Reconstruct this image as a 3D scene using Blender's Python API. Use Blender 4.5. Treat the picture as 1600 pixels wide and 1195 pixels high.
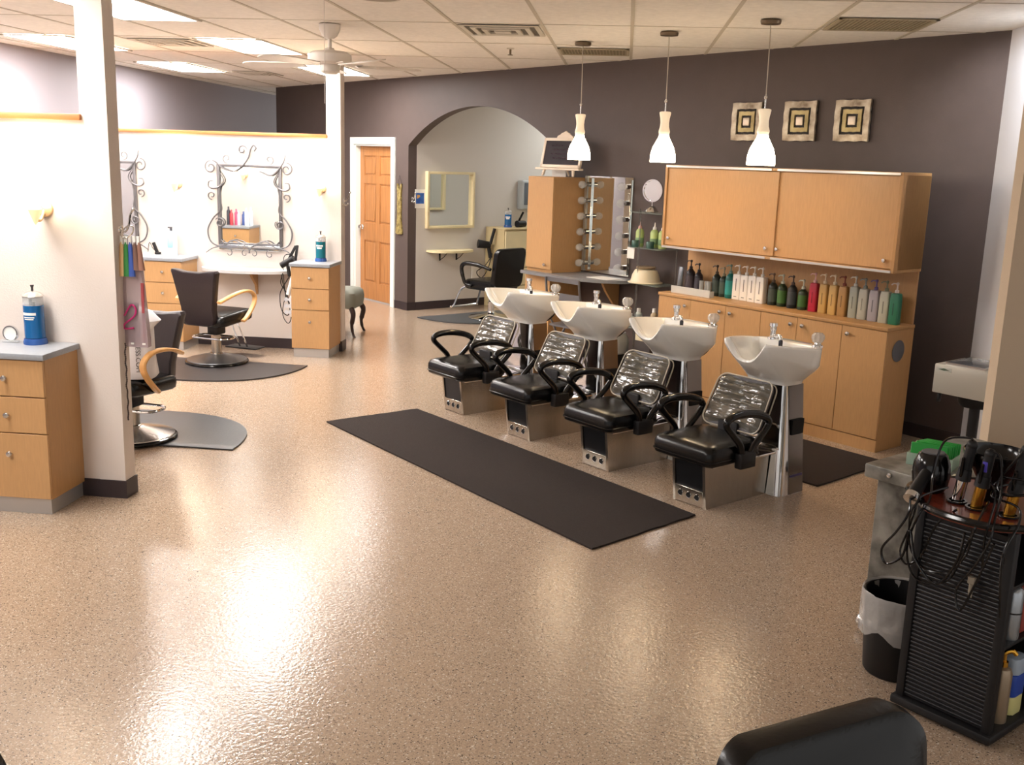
import bpy, bmesh, math, random
from mathutils import Vector, Matrix

# ------------------------------------------------------------------ camera, world, exposure
scene = bpy.context.scene
COL = scene.collection
for o in list(bpy.data.objects):
    bpy.data.objects.remove(o)

CAM_H = 1.9
cam_d = bpy.data.cameras.new('camera')
cam_d.sensor_width = 36.0
cam_d.lens = 1601.85 / 1600 * 36.0
cam_d.clip_start = 0.05
cam_o = bpy.data.objects.new('camera', cam_d)
COL.objects.link(cam_o)
_p, _r, _y = math.radians(12.288), math.radians(1.8219), math.radians(5.8449)
_f = Vector((-math.sin(_y) * math.cos(_p), math.cos(_y) * math.cos(_p), -math.sin(_p)))
_r0 = Vector((math.cos(_y), math.sin(_y), 0))
_u0 = _r0.cross(_f)
_R = _r0 * math.cos(_r) + _u0 * math.sin(_r)
_U = -_r0 * math.sin(_r) + _u0 * math.cos(_r)
cam_o.matrix_world = Matrix(((_R.x, _U.x, -_f.x, 0), (_R.y, _U.y, -_f.y, 0), (_R.z, _U.z, -_f.z, CAM_H), (0, 0, 0, 1)))
scene.camera = cam_o

world = bpy.data.worlds.new('world')
scene.world = world
world.use_nodes = True
world.node_tree.nodes['Background'].inputs[0].default_value = (1.0, 0.97, 0.94, 1)
world.node_tree.nodes['Background'].inputs[1].default_value = 0.62

vs = scene.view_settings
vs.view_transform = 'Standard'
vs.look = 'None'
vs.gamma = 1
vs.use_curve_mapping = False
vs.exposure = 0.55
TROFFER = 30.0
SHADE = 14.0
SCONCE = 13.0

# ------------------------------------------------------------------ helpers
PI = math.pi
R2 = math.sqrt(0.5)
A45 = -PI / 4
CEIL = 2.82


def W(s, q, z=0.0):
    """s runs along the brown wall to the right, q into it."""
    return Vector(((s + q) * R2, (q - s) * R2, z))


def lin(c):
    out = []
    for v in c:
        v = v / 255.0
        out.append(v / 12.92 if v <= 0.04045 else ((v + 0.055) / 1.055) ** 2.4)
    return tuple(out) + (1.0,)


def mat(name, rgb, rough=0.5, metal=0.0, var=0.0, scale=6.0, stretch=(1, 1, 1), bump=0.0, bscale=60.0,
        emit=None, strength=0.0, trans=0.0, coat=0.0, ior=1.45, alpha=1.0, rgb2=None, spec=0.5):
    m = bpy.data.materials.new(name)
    m.use_nodes = True
    nt = m.node_tree
    b = nt.nodes['Principled BSDF']
    b.inputs['Base Color'].default_value = lin(rgb)
    b.inputs['Roughness'].default_value = rough
    b.inputs['Metallic'].default_value = metal
    b.inputs['IOR'].default_value = ior
    b.inputs['Transmission Weight'].default_value = trans
    b.inputs['Coat Weight'].default_value = coat
    b.inputs['Coat Roughness'].default_value = 0.08
    b.inputs['Alpha'].default_value = alpha
    b.inputs['Specular IOR Level'].default_value = spec
    if emit:
        b.inputs['Emission Color'].default_value = lin(emit)
        b.inputs['Emission Strength'].default_value = strength
    tc = mp = None
    if var or bump or rgb2:
        tc = nt.nodes.new('ShaderNodeTexCoord')
        mp = nt.nodes.new('ShaderNodeMapping')
        mp.inputs['Scale'].default_value = stretch
        nt.links.new(tc.outputs['Object'], mp.inputs['Vector'])
    if var or rgb2:
        n = nt.nodes.new('ShaderNodeTexNoise')
        n.inputs['Scale'].default_value = scale
        n.inputs['Detail'].default_value = 5
        nt.links.new(mp.outputs['Vector'], n.inputs['Vector'])
        rp = nt.nodes.new('ShaderNodeValToRGB')
        c = lin(rgb)
        c2 = lin(rgb2) if rgb2 else tuple(min(1, x * (1 + var)) for x in c[:3]) + (1,)
        c1 = c if rgb2 else tuple(x * (1 - var) for x in c[:3]) + (1,)
        rp.color_ramp.elements[0].position = 0.32
        rp.color_ramp.elements[1].position = 0.68
        rp.color_ramp.elements[0].color = c1
        rp.color_ramp.elements[1].color = c2
        nt.links.new(n.outputs['Fac'], rp.inputs['Fac'])
        nt.links.new(rp.outputs['Color'], b.inputs['Base Color'])
    if bump:
        n2 = nt.nodes.new('ShaderNodeTexNoise')
        n2.inputs['Scale'].default_value = bscale
        n2.inputs['Detail'].default_value = 3
        nt.links.new(mp.outputs['Vector'], n2.inputs['Vector'])
        bp = nt.nodes.new('ShaderNodeBump')
        bp.inputs['Strength'].default_value = bump
        bp.inputs['Distance'].default_value = 0.01
        nt.links.new(n2.outputs['Fac'], bp.inputs['Height'])
        nt.links.new(bp.outputs['Normal'], b.inputs['Normal'])
    return m


def fx(o, label=None, cat=None, group=None, kind=None):
    if label:
        o['label'] = label
    if cat:
        o['category'] = cat
    if group:
        o['group'] = group
    if kind:
        o['kind'] = kind
    return o


def thing(name, label, cat, loc=(0, 0, 0), rz=0.0, group=None):
    o = bpy.data.objects.new(name, None)
    o.empty_display_size = 0.1
    COL.objects.link(o)
    o.location = loc
    o.rotation_euler = (0, 0, rz)
    return fx(o, label, cat, group)


def dup(root, label=None, loc=None, rz=None, group=None):
    def cp(o, par):
        c = o.copy()
        COL.objects.link(c)
        if par is not None:
            c.parent = par
        for ch in o.children:
            cp(ch, c)
        return c
    r = cp(root, None)
    if loc is not None:
        r.location = loc
    if rz is not None:
        r.rotation_euler = (0, 0, rz)
    if label:
        r['label'] = label
    if group:
        r['group'] = group
    return r


class MB:
    def __init__(self):
        self.bm = bmesh.new()

    def _mi(self, faces, mi):
        for f in faces:
            f.material_index = mi

    def box(self, x0, x1, y0, y1, z0, z1, bev=0.0, seg=2, mi=0, M=None):
        t = bmesh.new()
        vs_ = [t.verts.new((x, y, z)) for x in (x0, x1) for y in (y0, y1) for z in (z0, z1)]
        for q in ((0, 1, 3, 2), (4, 6, 7, 5), (0, 4, 5, 1), (2, 3, 7, 6), (0, 2, 6, 4), (1, 5, 7, 3)):
            t.faces.new([vs_[i] for i in q])
        if bev > 0:
            bmesh.ops.bevel(t, geom=list(t.edges), offset=bev, segments=seg, profile=0.5, affect='EDGES')
        self._join(t, M, mi)
        return self

    def _join(self, t, M=None, mi=0):
        if M is not None:
            bmesh.ops.transform(t, matrix=M, verts=t.verts)
        vm = {v: self.bm.verts.new(v.co) for v in t.verts}
        for f in t.faces:
            try:
                nf = self.bm.faces.new([vm[v] for v in f.verts])
                nf.material_index = mi if mi else f.material_index
            except ValueError:
                pass
        t.free()

    def lathe(self, prof, c=(0, 0, 0), n=28, mi=0, M=None, sx=1.0, sy=1.0):
        t = bmesh.new()
        rings = []
        for r, z in prof:
            if r < 1e-6:
                rings.append([t.verts.new((0, 0, z))])
            else:
                rings.append([t.verts.new((r * sx * math.cos(2 * PI * k / n), r * sy * math.sin(2 * PI * k / n), z)) for k in range(n)])
        for a, b in zip(rings[:-1], rings[1:]):
            for k in range(n):
                k2 = (k + 1) % n
                if len(a) == 1 and len(b) == 1:
                    continue
                if len(a) == 1:
                    t.faces.new((a[0], b[k], b[k2]))
                elif len(b) == 1:
                    t.faces.new((a[k], a[k2], b[0]))
                else:
                    t.faces.new((a[k], a[k2], b[k2], b[k]))
        T = Matrix.Translation(c)
        self._join(t, T @ M if M is not None else T, mi)
        return self

    def cyl(self, p0, p1, r, n=16, mi=0, r2=None):
        p0, p1 = Vector(p0), Vector(p1)
        d = p1 - p0
        q = d.to_track_quat('Z', 'Y').to_matrix().to_4x4()
        r2 = r if r2 is None else r2
        return self.lathe([(0, 0), (r, 0), (r2, d.length), (0, d.length)], p0, n, mi, q)

    def ball(self, c, r, n=14, mi=0, sz=1.0):
        m = 8
        pr = [(r * math.sin(PI * k / m), -r * sz * math.cos(PI * k / m)) for k in range(m + 1)]
        pr[0] = (0, pr[0][1]); pr[-1] = (0, pr[-1][1])
        return self.lathe(pr, c, n, mi)

    def tube(self, pts, r, n=8, mi=0, closed=False, smooth=0):
        pts = [Vector(p) for p in pts]
        if smooth:
            pts = catmull(pts, smooth, closed)
        m = len(pts)
        rs = r if isinstance(r, (list, tuple)) else [r] * m
        if len(rs) != m:
            rs = [rs[min(len(rs) - 1, int(i * (len(rs) - 1) / max(1, m - 1)))] for i in range(m)]
        t = bmesh.new()
        up = None
        rings = []
        for i in range(m):
            if closed:
                d = pts[(i + 1) % m] - pts[i - 1]
            else:
                d = pts[min(i + 1, m - 1)] - pts[max(i - 1, 0)]
            if d.length < 1e-9:
                d = Vector((0, 0, 1))
            d.normalize()
            if up is None:
                up = Vector((0, 0, 1)) if abs(d.z) < 0.9 else Vector((1, 0, 0))
            u = up - d * up.dot(d)
            if u.length < 1e-6:
                u = d.orthogonal()
            u.normalize()
            up = u
            v = d.cross(u)
            rings.append([t.verts.new(pts[i] + (u * math.cos(2 * PI * k / n) + v * math.sin(2 * PI * k / n)) * rs[i]) for k in range(n)])
        rng = range(m) if closed else range(m - 1)
        for i in rng:
            a, b = rings[i], rings[(i + 1) % m]
            for k in range(n):
                t.faces.new((a[k], a[(k + 1) % n], b[(k + 1) % n], b[k]))
        if not closed:
            t.faces.new(rings[0][::-1])
            t.faces.new(rings[-1])
        self._join(t, None, mi)
        return self

    def ribbon(self, pts, ax, w, h, mi=0, smooth=0, bev=0.0):
        """rectangular section swept along pts; ax is the fixed width direction."""
        pts = [Vector(p) for p in pts]
        if smooth:
            pts = catmull(pts, smooth)
        ax = Vector(ax).normalized()
        t = bmesh.new()
        rings = []
        m = len(pts)
        for i in range(m):
            d = (pts[min(i + 1, m - 1)] - pts[max(i - 1, 0)]).normalized()
            nrm = ax.cross(d).normalized()
            b = min(w, h) * 0.28
            sec = [(-w / 2 + b, -h / 2), (w / 2 - b, -h / 2), (w / 2, -h / 2 + b), (w / 2, h / 2 - b), (w / 2 - b, h / 2), (-w / 2 + b, h / 2), (-w / 2, h / 2 - b), (-w / 2, -h / 2 + b)]
            rings.append([t.verts.new(pts[i] + ax * a + nrm * c) for a, c in sec])
        for a, b in zip(rings[:-1], rings[1:]):
            for k in range(8):
                t.faces.new((a[k], a[(k + 1) % 8], b[(k + 1) % 8], b[k]))
        t.faces.new(rings[0][::-1])
        t.faces.new(rings[-1])
        self._join(t, None, mi)
        return self

    def loft(self, rings, cap0=True, cap1=True, mi=0, M=None):
        t = bmesh.new()
        rs = [[t.verts.new(p) for p in r] for r in rings]
        n = len(rs[0])
        for a, b in zip(rs[:-1], rs[1:]):
            for k in range(n):
                t.faces.new((a[k], a[(k + 1) % n], b[(k + 1) % n], b[k]))
        if cap0:
            t.faces.new(rs[0][::-1])
        if cap1:
            t.faces.new(rs[-1])
        self._join(t, M, mi)
        return self

    def prism(self, poly, z0, z1, bev=0.0, seg=2, mi=0, M=None):
        t = bmesh.new()
        lo = [t.verts.new((x, y, z0)) for x, y in poly]
        hi = [t.verts.new((x, y, z1)) for x, y in poly]
        n = len(poly)
        f0 = t.faces.new(lo[::-1])
        f1 = t.faces.new(hi)
        for k in range(n):
            t.faces.new((lo[k], lo[(k + 1) % n], hi[(k + 1) % n], hi[k]))
        if bev > 0:
            es = [e for e in t.edges if (e in f0.edges) or (e in f1.edges)]
            bmesh.ops.bevel(t, geom=es, offset=bev, segments=seg, profile=0.5, affect='EDGES')
        self._join(t, M, mi)
        return self

    def build(self, name, mats, parent=None, loc=None, rz=0.0, angle=38, label=None):
        bm = self.bm
        bmesh.ops.recalc_face_normals(bm, faces=bm.faces)
        lim = math.radians(angle)
        for f in bm.faces:
            f.smooth = True
        for e in bm.edges:
            if len(e.link_faces) != 2 or e.calc_face_angle(0) > lim:
                e.smooth = False
        me = bpy.data.meshes.new(name)
        bm.to_mesh(me)
        bm.free()
        for m in (mats if isinstance(mats, (list, tuple)) else [mats]):
            me.materials.append(m)
        o = bpy.data.objects.new(name, me)
        COL.objects.link(o)
        if parent is not None:
            o.parent = parent
        if loc is not None:
            o.location = loc
        if rz:
            o.rotation_euler = (0, 0, rz)
        if label:
            o['label'] = label
        return o


def catmull(P, k=6, closed=False):
    out = []
    n = len(P)
    for i in range(n if closed else n - 1):
        if closed:
            p0, p1, p2, p3 = P[i - 1], P[i], P[(i + 1) % n], P[(i + 2) % n]
        else:
            p0, p1, p2, p3 = P[max(i - 1, 0)], P[i], P[i + 1], P[min(i + 2, n - 1)]
        for j in range(k):
            t = j / k
            out.append(0.5 * ((2 * p1) + (-p0 + p2) * t + (2 * p0 - 5 * p1 + 4 * p2 - p3) * t * t + (-p0 + 3 * p1 - 3 * p2 + p3) * t ** 3))
    if not closed:
        out.append(P[-1])
    return out


def rrect(x0, x1, y0, y1, r, k=5):
    pts = []
    for cx, cy, a0 in ((x1 - r, y1 - r, 0), (x0 + r, y1 - r, PI / 2), (x0 + r, y0 + r, PI), (x1 - r, y0 + r, 1.5 * PI)):
        for j in range(k + 1):
            a = a0 + PI / 2 * j / k
            pts.append((cx + r * math.cos(a), cy + r * math.sin(a)))
    return pts


def struct(name, mb, m, loc=None, rz=0.0, parent=None):
    o = mb.build(name, m, parent, loc, rz)
    if parent is None:
        o['kind'] = 'structure'
    return o


def RX(a):
    return Matrix.Rotation(a, 4, 'X')


def RY(a):
    return Matrix.Rotation(a, 4, 'Y')


def RZ(a):
    return Matrix.Rotation(a, 4, 'Z')


def TR(x, y, z):
    return Matrix.Translation((x, y, z))


FLIP_XZ = Matrix(((1, 0, 0, 0), (0, 0, -1, 0), (0, 1, 0, 0), (0, 0, 0, 1)))   # (x, y, h) -> (x, -h, y): a drawing set upright

# ------------------------------------------------------------------ materials
def floor_mat():
    m = bpy.data.materials.new('flake_epoxy_floor')
    m.use_nodes = True
    nt = m.node_tree
    b = nt.nodes['Principled BSDF']
    tc = nt.nodes.new('ShaderNodeTexCoord')
    L = nt.links.new
    v = nt.nodes.new('ShaderNodeTexVoronoi'); v.inputs['Scale'].default_value = 240
    L(tc.outputs['Object'], v.inputs['Vector'])
    sep = nt.nodes.new('ShaderNodeSeparateColor')
    L(v.outputs['Color'], sep.inputs['Color'])
    r = nt.nodes.new('ShaderNodeValToRGB')
    r.color_ramp.interpolation = 'CONSTANT'
    cols = [(0.0, (80, 70, 62)), (0.05, (152, 133, 114)), (0.30, (166, 145, 124)), (0.60, (174, 152, 131)), (0.80, (160, 139, 120)), (0.95, (202, 190, 174))]
    el = r.color_ramp.elements
    el[0].position = 0; el[0].color = lin(cols[0][1])
    el[1].position = cols[1][0]; el[1].color = lin(cols[1][1])
    for p, c in cols[2:]:
        e = el.new(p); e.color = lin(c)
    L(sep.outputs['Red'], r.inputs['Fac'])
    L(r.outputs['Color'], b.inputs['Base Color'])
    n = nt.nodes.new('ShaderNodeTexNoise'); n.inputs['Scale'].default_value = 62; n.inputs['Detail'].default_value = 4
    L(tc.outputs['Object'], n.inputs['Vector'])
    bp = nt.nodes.new('ShaderNodeBump'); bp.inputs['Strength'].default_value = 0.3; bp.inputs['Distance'].default_value = 0.0055
    L(n.outputs['Fac'], bp.inputs['Height'])
    L(bp.outputs['Normal'], b.inputs['Normal'])
    b.inputs['Roughness'].default_value = 0.10
    b.inputs['Specular IOR Level'].default_value = 0.5
    return m


MAT = dict(
    floor=floor_mat(),
    brown=mat('brown_wall_paint', (83, 71, 67), 0.55, bump=0.15, bscale=120, var=0.04),
    cream=mat('cream_wall_paint', (212, 202, 194), 0.6, bump=0.12, bscale=120),
    tanwall=mat('tan_wall_paint', (205, 186, 160), 0.6, bump=0.12, bscale=120),
    lav=mat('lavender_grey_paint', (150, 144, 150), 0.6, bump=0.1, bscale=120),
    alc=mat('pale_grey_paint', (206, 201, 194), 0.6, bump=0.1, bscale=120),
    tile=mat('ceiling_tile', (238, 232, 222), 0.9, var=0.05, scale=25, bump=0.25, bscale=220),
    grid=mat('ceiling_grid_metal', (196, 186, 168), 0.6),  # darker than the tiles: T-bar shadow put into the colour
    base=mat('dark_rubber_base', (52, 42, 44), 0.45, var=0.05),
    maple=mat('maple_laminate', (188, 146, 99), 0.42, var=0.05, scale=16, stretch=(6, 6, 0.7)),
    maple2=mat('maple_edge', (180, 138, 90), 0.42, var=0.05, scale=16, stretch=(6, 6, 0.7)),
    oak=mat('oak_door', (174, 120, 72), 0.38, var=0.16, scale=5, stretch=(9, 9, 0.6)),
    trimwood=mat('pine_trim', (186, 122, 72), 0.4, var=0.12, scale=5, stretch=(0.6, 9, 9)),
    whitepaint=mat('white_trim_paint', (226, 232, 228), 0.4),
    greytop=mat('grey_laminate_top', (148, 152, 158), 0.32, var=0.05, scale=60),
    deskgrey=mat('grey_desk_laminate', (128, 128, 130), 0.3, var=0.05, scale=50),
    plinth=mat('brushed_plinth', (190, 188, 186), 0.35, metal=0.6),
    knob=mat('satin_nickel', (205, 202, 198), 0.25, metal=1.0),
    chrome=mat('chrome', (226, 226, 226), 0.07, metal=1.0),
    steel=mat('stainless_steel', (186, 178, 166), 0.24, metal=1.0, var=0.06, scale=4, stretch=(30, 30, 1)),
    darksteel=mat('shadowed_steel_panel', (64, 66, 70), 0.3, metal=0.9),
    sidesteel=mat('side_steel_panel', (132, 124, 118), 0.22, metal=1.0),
    black=mat('black_vinyl', (9, 9, 10), 0.26, bump=0.06, bscale=90, spec=0.4),
    brownvinyl=mat('dark_brown_vinyl', (38, 29, 33), 0.4, bump=0.12, bscale=90),
    blackgloss=mat('black_gloss_plastic', (14, 13, 14), 0.14),
    blackmatte=mat('black_plastic', (19, 18, 20), 0.5),
    hole=mat('dark_opening', (8, 8, 10), 0.8),
    ceramic=mat('white_ceramic', (244, 244, 240), 0.12, coat=0.4),
    glass=mat('clear_glass', (240, 248, 246), 0.02, trans=1.0, ior=1.2),
    thinglass=mat('clear_plastic', (225, 230, 230), 0.08, trans=0.0, alpha=0.28),
    mirror=mat('mirror_silvering', (235, 238, 235), 0.01, metal=1.0),
    iron=mat('pewter_scrollwork', (112, 110, 112), 0.4, metal=0.5),
    cover=mat('clear_cover_over_grey', (92, 88, 78), 0.07, bump=0.0, coat=1.0, spec=0.9),
    piping=mat('pale_piping', (196, 188, 172), 0.3),
    mat_brown=mat('brown_carpet_mat', (40, 30, 26), 0.95, bump=0.6, bscale=300, var=0.15, scale=80),
    mat_grey=mat('grey_rubber_mat', (54, 56, 60), 0.35, bump=0.1, bscale=80, var=0.05),
    galv=mat('galvanized_sheet', (78, 76, 70), 0.42, metal=0.35, rgb2=(158, 156, 148), scale=9),
    bluefluid=mat('blue_disinfectant', (14, 92, 150), 0.1, coat=0.3),
    tealfluid=mat('teal_disinfectant', (18, 104, 118), 0.1, coat=0.3),
    bluecap=mat('blue_base_plastic', (44, 84, 150), 0.25),
    gold=mat('gold_metal', (200, 150, 60), 0.25, metal=1.0),
    redwood=mat('cherry_tray', (108, 44, 28), 0.22, var=0.2, scale=6, stretch=(1, 8, 8)),
    birch=mat('pale_birch', (226, 212, 170), 0.45, var=0.05, scale=6),
    birchside=mat('birch_side', (196, 178, 136), 0.45, var=0.05, scale=6),
    white=mat('white_plastic', (232, 230, 224), 0.4),
    paper=mat('white_paper', (236, 234, 228), 0.7),
    armwood=mat('bent_beech', (222, 172, 110), 0.35, var=0.08, scale=6, stretch=(4, 4, 4)),
    shade=mat('frosted_glass_shade', (250, 236, 214), 0.3, emit=(255, 234, 200), strength=SHADE),
    shadetop=mat('milky_glass_neck', (235, 224, 204), 0.3, emit=(255, 226, 186), strength=0.25),
    sconce=mat('lit_sconce_glass', (255, 240, 215), 0.3, emit=(255, 238, 214), strength=SCONCE),
    troffer=mat('lit_diffuser', (255, 255, 255), 0.4, emit=(255, 250, 246), strength=TROFFER),
    ventwhite=mat('vent_enamel', (206, 198, 182), 0.5),
    ventdark=mat('vent_shadow_gap', (96, 88, 76), 0.8),
    fan=mat('white_fan_enamel', (222, 214, 204), 0.4),
)


def plain(name, rgb, rough=0.4, metal=0.0, **k):
    if name not in MAT:
        MAT[name] = mat(name, rgb, rough, metal, **k)
    return MAT[name]


# wrinkled clear covers: wavy bump
def wrinkle(m):
    nt = m.node_tree
    b = nt.nodes['Principled BSDF']
    tc = nt.nodes.new('ShaderNodeTexCoord')
    mp = nt.nodes.new('ShaderNodeMapping'); mp.inputs['Scale'].default_value = (2.0, 26, 26)
    n = nt.nodes.new('ShaderNodeTexNoise'); n.inputs['Scale'].default_value = 2.2; n.inputs['Detail'].default_value = 2; n.inputs['Distortion'].default_value = 0.4
    bp = nt.nodes.new('ShaderNodeBump'); bp.inputs['Strength'].default_value = 0.55; bp.inputs['Distance'].default_value = 0.015
    nt.links.new(tc.outputs['Object'], mp.inputs['Vector']); nt.links.new(mp.outputs['Vector'], n.inputs['Vector'])
    nt.links.new(n.outputs['Fac'], bp.inputs['Height']); nt.links.new(bp.outputs['Normal'], b.inputs['Normal'])
wrinkle(MAT['cover'])
# ------------------------------------------------------------------ setting
struct('floor', MB().box(-6.4, 5, -3, 18.6, -0.1, 0), MAT['floor'])
struct('ceiling', MB().box(-6.4, 5, -3, 18.6, CEIL, CEIL + 0.1), MAT['tile'])
g = MB()
for k in range(-10, 9):
    x = -0.01 + 0.625 * k
    g.box(x - 0.012, x + 0.012, -3, 18.5, CEIL - 0.004, CEIL + 0.002)
for k in range(-8, 9):
    y = 7.45 + 1.25 * k
    g.box(-6.3, 5, y - 0.006, y + 0.006, CEIL - 0.0032, CEIL + 0.002)
struct('trim_1', g, MAT['grid'])

# brown wall: one long plane, very slightly off the 45 degree line
WQ0, WSL = 7.035, -0.0152
WR = A45 + math.atan(WSL)
W_ORG = W(-12.0, WQ0)


def wq(s):
    return WQ0 + WSL * (s + 12.0)


def on_wall(s, out=0.0, z=0.0):
    return W(s, wq(s) - out, z)


def wl(s):
    return s + 12.0      # s to the wall's own x


TH = 0.12
L0, L1 = -2.4, wl(-3.44)
D0, D1, DT = wl(-12.07), wl(-11.13), 2.03
A0, A1, AS, AT = wl(-10.75), wl(-7.99), 2.024, 2.457
b = MB()
b.box(L0, D0, 0, TH, 0, CEIL)
b.box(D0, D1, 0, TH, DT, CEIL)
b.box(D1, A0, 0, TH, 0, CEIL)
b.box(A1, L1, 0, TH, 0, CEIL)
hw = (A1 - A0) / 2
rise = AT - AS
RR = (hw * hw + rise * rise) / (2 * rise)
N = 40
pts = []
for k in range(N + 1):
    x = -hw + 2 * hw * k / N
    pts.append((A0 + hw + x, AT - RR + math.sqrt(RR * RR - x * x)))
for (xa, za), (xb, zb) in zip(pts[:-1], pts[1:]):
    t = [(xa, 0, za), (xb, 0, zb), (xb, 0, CEIL), (xa, 0, CEIL)]
    b.loft([[(x, 0, z) for x, _, z in t], [(x, TH, z) for x, _, z in t]])
struct('wall_back', b, MAT['brown'], W_ORG, WR)
b = MB()
for xa, xb in ((L0, D0 - 0.09), (D1 + 0.09, A0), (A1, L1)):
    b.box(xa, xb, -0.008, 0.0, 0, 0.10)
b.box(A0, A0 + 0.008, -0.008, TH, 0, 0.10)
struct('baseboard_back', b, MAT['base'], W_ORG, WR)

# other outer walls
struct('wall_left', MB().box(-6.02, -5.9, -3, 18.2, 0, CEIL), MAT['lav'])
struct('wall_right', MB().box(2.45, 2.57, 3.2, 7.36, 0, CEIL), mat('white_strip_paint', (226, 226, 230), 0.6, bump=0.1, bscale=120))
struct('trim_2', MB().box(1.785, 2.45, 4.95, 5.06, 0, CEIL), MAT['tanwall'])

# alcove room behind the arch
ax0, ax1 = -10.748, -7.9
b = MB().box(ax0 - 0.1, ax0, wq(ax0) + TH, 11.2, 0, CEIL)
struct('wall_alcove_left', b, MAT['alc'], None, A45)
b = MB().box(ax0, ax1, 11.2, 11.3, 0, CEIL)
struct('wall_alcove_back', b, MAT['alc'], None, A45)
b = MB().box(ax1, ax1 + 0.1, wq(ax1) + TH + 0.001, 11.2, 0, CEIL)
struct('wall_alcove_right', b, MAT['alc'], None, A45)
b = MB().box(ax0, ax0 + 0.01, wq(ax0) + TH, 11.2, 0, 0.1)
struct('baseboard_alcove', b, MAT['base'], None, A45)

# station partitions with wood caps and full-height end posts
def partition(tag, y0, th, x0, post, zt):
    px0, px1, py0, py1 = post
    struct('wall_' + tag, MB().box(x0, px0 + 0.004, y0, y0 + th, 0, zt), MAT['cream'])
    struct('wall_' + tag + '_post', MB().box(px0, px1, py0, py1, 0, CEIL), MAT['cream'])
    struct('trim_' + ('3' if tag == 'near' else '4'), MB().box(x0, px0 + 0.01, y0 - 0.025, y0 + th + 0.025, zt, zt + 0.032, 0.006), MAT['trimwood'])
    b_ = MB().box(x0, px0, y0 - 0.008, y0, 0, 0.1)
    b_.box(px0 - 0.008, px1 + 0.008, py0 - 0.008, py1 + 0.008, 0, 0.1)
    b_.box(x0, px0, y0 + th, y0 + th + 0.008, 0, 0.1)
    struct('baseboard_' + tag, b_, MAT['base'])


partition('near', 5.16, 0.11, -5.9, (-2.80, -2.652, 5.155, 5.27), 2.025)
partition('far', 9.70, 0.10, -5.9, (-2.825, -2.685, 9.685, 9.82), 2.04)

# door in the brown wall
b = MB()
for xa, xb in ((D0 - 0.085, D0), (D1, D1 + 0.085)):
    b.box(xa, xb, -0.02, 0.0, 0, DT)
b.box(D0 - 0.085, D1 + 0.085, -0.02, 0.0, DT, DT + 0.085)
b.box(D0, D0 + 0.02, -0.0, TH, 0, DT)
b.box(D1 - 0.02, D1, -0.0, TH, 0, DT)
b.box(D0, D1, 0, TH, DT - 0.02, DT)
struct('trim_5', b, MAT['whitepaint'], W_ORG, WR)
b = MB()
dy = 0.075
x0, x1 = D0 + 0.024, D1 - 0.024
b.box(x0, x1, dy + 0.012, dy + 0.04, 0.012, DT - 0.024)
st = 0.105
xm = (x0 + x1) / 2
cols = [(x0 + st, xm - 0.05), (xm + 0.05, x1 - st)]
rows = [(0.24, 0.79), (1.02, 1.53), (1.63, DT - 0.145)]
ys = (dy, dy + 0.012)
b.box(x0, x0 + st, *ys, 0.012, DT - 0.024); b.box(x1 - st, x1, *ys, 0.012, DT - 0.024); b.box(xm - 0.05, xm + 0.05, *ys, 0.012, DT - 0.024)
for za, zb in ((0.012, 0.24), (0.79, 1.02), (1.53, 1.63), (DT - 0.145, DT - 0.024)):
    b.box(x0 + st, xm - 0.05, *ys, za, zb); b.box(xm + 0.05, x1 - st, *ys, za, zb)
for ca, cb in cols:
    for za, zb in rows:
        b.box(ca + 0.025, cb - 0.025, dy + 0.002, dy + 0.012, za + 0.025, zb - 0.025, 0.006, 1)
d = struct('door_1', b, MAT['oak'], W_ORG, WR)
k = MB().cyl((x0 + 0.06, dy, 0.96), (x0 + 0.06, dy - 0.03, 0.96), 0.012).lathe([(0, 0), (0.03, 0.002), (0.032, 0.02), (0.02, 0.035), (0, 0.038)], (x0 + 0.06, dy - 0.025, 0.96), 16, 0, RX(PI / 2))
k.cyl((x0 + 0.06, dy, 0.96), (x0 + 0.06, dy - 0.006, 0.96), 0.033)
k.build('door_knob', MAT['chrome'], d)
# ------------------------------------------------------------------ ceiling fittings
def troffer(x0, x1, y0, y1, label, dim=None, first=[None]):
    w, l = 0.61, 1.22
    cx, cy = (x0 + x1) / 2, (y0 + y1) / 2
    if first[0] is None:
        t = thing('ceiling_light', label, 'ceiling light', (cx, cy, CEIL), 0, 'fluorescent ceiling panels')
        m = MB()
        for a, b_, c, d_ in ((-w / 2, w / 2, -l / 2, -l / 2 + 0.03), (-w / 2, w / 2, l / 2 - 0.03, l / 2), (-w / 2, -w / 2 + 0.03, -l / 2, l / 2), (w / 2 - 0.03, w / 2, -l / 2, l / 2)):
            m.box(a, b_, c, d_, -0.014, -0.0045)
        m.build('frame', MAT['ventwhite'], t)
        MB().box(-w / 2 + 0.03, w / 2 - 0.03, -l / 2 + 0.03, l / 2 - 0.03, -0.010, -0.005).build('diffuser', MAT['troffer'], t)
        first[0] = t
    else:
        r_ = dup(first[0], label, (cx, cy, CEIL))
        if dim:
            for ch in r_.children:
                if ch.name.startswith('diffuser'):
                    ch.data = ch.data.copy()
                    ch.data.materials[0] = dim


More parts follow.
